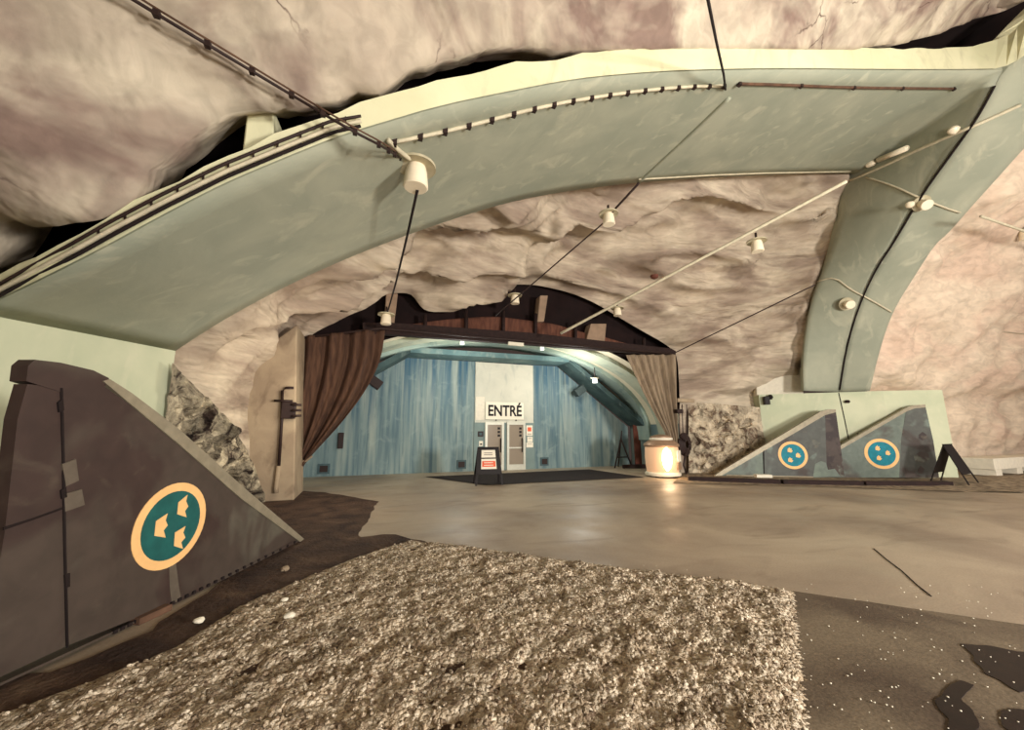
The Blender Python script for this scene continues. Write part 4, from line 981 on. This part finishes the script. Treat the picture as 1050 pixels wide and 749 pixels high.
cable('conduit', [PP(868,186,PD(868,186,9.3)[:2],PD(575,342,13.2)[:2])] + [C0 + ray(868+(575-868)*t, 186+(342-186)*t)/F*(1/((1-t)/9.3+t/13.3)) for t in np.linspace(.02, 1, 30)], .045, M['cable'], 'long straight pale conduit running diagonally below the rock vault', 'conduit')
cable('cable', [PD(428,195,5.7), PD(418,240,7.0), PD(406,290,9.5), PY(397,322,12.0)], .022, M['seam'], 'thin black cable from the left arch lamp down to the lamp above the brown curtain')
cable('cable', [PD(655,188,9.0), PD(632,213,10.0), PD(622,224,10.3)], .03, M['iron'], 'dark cable from the arch edge to the lamp below the middle of the big arch')
cable('cable', [C0 + ray(622+(508-622)*t, 226+(324-226)*t)/F*(1/((1-t)/10.3+t/12.4)) for t in np.linspace(0, 1, 12)], .02, M['iron'], 'dark cable below the middle of the rock vault between two lamps')
cable('cable', [C0 + ray(836+(692-836)*t, 292+(362-292)*t)/F*(1/((1-t)/12.0+t/15)) for t in np.linspace(0, 1, 16)], .02, M['iron'], 'thin cable from the arch leg down to the right end of the curtain beam')
cable('cable', [PX(914,320,18.2), PX(950,330,21), PX(990,336,24), PX(1060,344,27)], .02, M['cable'], 'thin pale cable across the side tunnel carrying the lamp with dark top')
cable('cable', [PX(1006,222,15.8), PX(1050,237,19), PX(1110,256,24)], .04, M['cable'], 'pale cable crossing to the lamp at the right edge of the photo')
cable('cable', [onarch(744,92,.05), PY(742,76,4.1), PY(735,45,3.4), PY(726,0,2.6), PY(720,-30,2.2)], .018, M['seam'], 'thin black cable dropping from the rock ceiling to the crown of the big arch')
ct = empty('cable_bundle', PD(410,160,5.6), 'dark cable bundle crossing the top left rock down to the left arch lamp', 'cable')
P = [PD(410,162,5.5), PY(392,150,4.3), PY(372,140,4.1), PY(345,125,4.0)]
for x, y in [(310,104),(275,83),(240,62),(210,44),(180,26),(155,11),(134,-2),(100,-22)]:
    h = bvC.ray_cast(Vector(C0), Vector(ray(x, y)).normalized()); P.append(np.array(h[0]) - np.array(ray(x, y))/np.linalg.norm(ray(x, y))*.16)
P = resample(smooth_rail(P, 2), 30)
tube('pipe', P, .015, M['iron'], ct, 6); tube('pipe', P+np.array([.0, -.02, .035]), .010, M['wood'], ct, 6)
for q in resample(P, 11): box('clip', q, (.045, .045, .06), M['iron'], ct)
# cable tray on the rim, left
tr = empty('cable_tray', PY(0,296,5.0), 'long double-rail cable tray clipped along the pale front edge of the arch at left', 'cable tray')
lo_px = [(-30,317),(0,302),(83,258),(117,239),(170,211),(233,180),(293,155),(345,134),(372,128)]; hi_px = [(-30,311),(0,296),(81,251),(114,232),(167,204),(229,173.5),(289,149),(342,128),(372,123)]
def rimY(x): return float(np.interp(x, [p[0] for p in low_px], [p[2] for p in low_px])) - .10
lo_ = resample([PY(x, y, rimY(x)) for x, y in [(q[0]-2, q[1]-4) for q in lo_px]], 50); hi_ = resample([PY(x, y, rimY(x)) for x, y in [(q[0]-2, q[1]-4) for q in hi_px]], 50)
tube('rail', lo_, .022, M['cable'], tr, 6); tube('rail', hi_, .016, M['iron'], tr, 6)
tube('rail', lo_ + np.array([0, .02, -.05]), .018, M['seam'], tr, 6)
for i in range(2, 50, 3): tube('bracket', [lo_[i]+np.array([0, .03, -.05]), hi_[i]+np.array([0, .03, .05])], .010, M['iron'], tr, 6)

# ------------------------------------------------------------------ small things at right
cr = empty('pallet_crate', PX(1010,476,22.4), 'long white low crate on feet lying on the gravel at the right edge', 'crate')
c0 = PX(1003, 484, 22.6); c0[2] = .12; c1 = np.array([30.0, 8.15, .12]); c0 = np.array([21.3, 7.75, .12]); d = (c1-c0)/np.linalg.norm(c1-c0)
R_ = Matrix.Rotation(math.atan2(d[1], d[0]), 3, 'Z')
box('crate_box', c0+d*3.75+np.array([0, 0, .42]), (7.5, .9, .40), M['crate'], cr, R_, .02)
for k in (0.35, 2.2, 4.2): box('crate_foot', c0+d*k+np.array([0, 0, .11]), (.5, .85, .22), M['crate'], cr, R_, .01)
jb = onarch(0, 0)
q = PP(786, 411, p0-np.array([.1, .13, 0]), p1-np.array([.1, .13, 0]))
wb = empty('wall_lamp', q, 'small black bracket lamp on the left top corner of the right pier', 'lamp')
box('lamp_body', q, (.2, .2, .34), M['black'], wb, Matrix.Rotation(-.6, 3, 'Z'), .02); lathe('lamp_head', [(.05, -.1), (.1, 0), (.05, .1)], q+np.array([.12, -.1, .14]), M['black'], wb, 12)
q = PP(869, 412, p0-np.array([.06, .08, 0]), p1-np.array([.06, .08, 0])); tag(lathe('pier_knob', [(.05, -.06), (.09, 0), (.05, .06)], q, M['iron'], None, 12), 'small dark knob near the top of the right pier beside the joint', 'knob')
q = PP(881, 445.5, p0-np.array([.06, .08, 0]), p1-np.array([.06, .08, 0])); tag(box('wall_clip', q, (.12, .1, .08), M['iron'], None, None, .01), 'tiny dark clip on the right pier above the rightmost fin', 'clip')
# a few single stones lying between the left fin and the gravel
for k, (x, y, s_, lab) in enumerate([(203,643,.045,'white pebble on dark soil below the roundel of the left fin'), (296,638,.05,'white stone on the gravel edge right of the left fin'), (292,588,.05,'grey stone on dark soil under the pointed end of the left fin'), (291,621,.035,'small pale pebble above the white stone on the gravel edge')]):
    bm = bmesh.new(); bmesh.ops.create_icosphere(bm, subdivisions=2, radius=1)
    p = PZ(x, y, 0)
    for v in bm.verts: v.co = Vector(p) + Vector((v.co.x*s_, v.co.y*s_*.8, v.co.z*s_*.6+.05))*(1) + Vector((1, 1, 1))*s_*.2*noise.noise(v.co*2+Vector((k*3, 0, 0)))
    tag(frombm('stone', bm, M['white'] if k != 2 else M['block']), lab, 'stone')
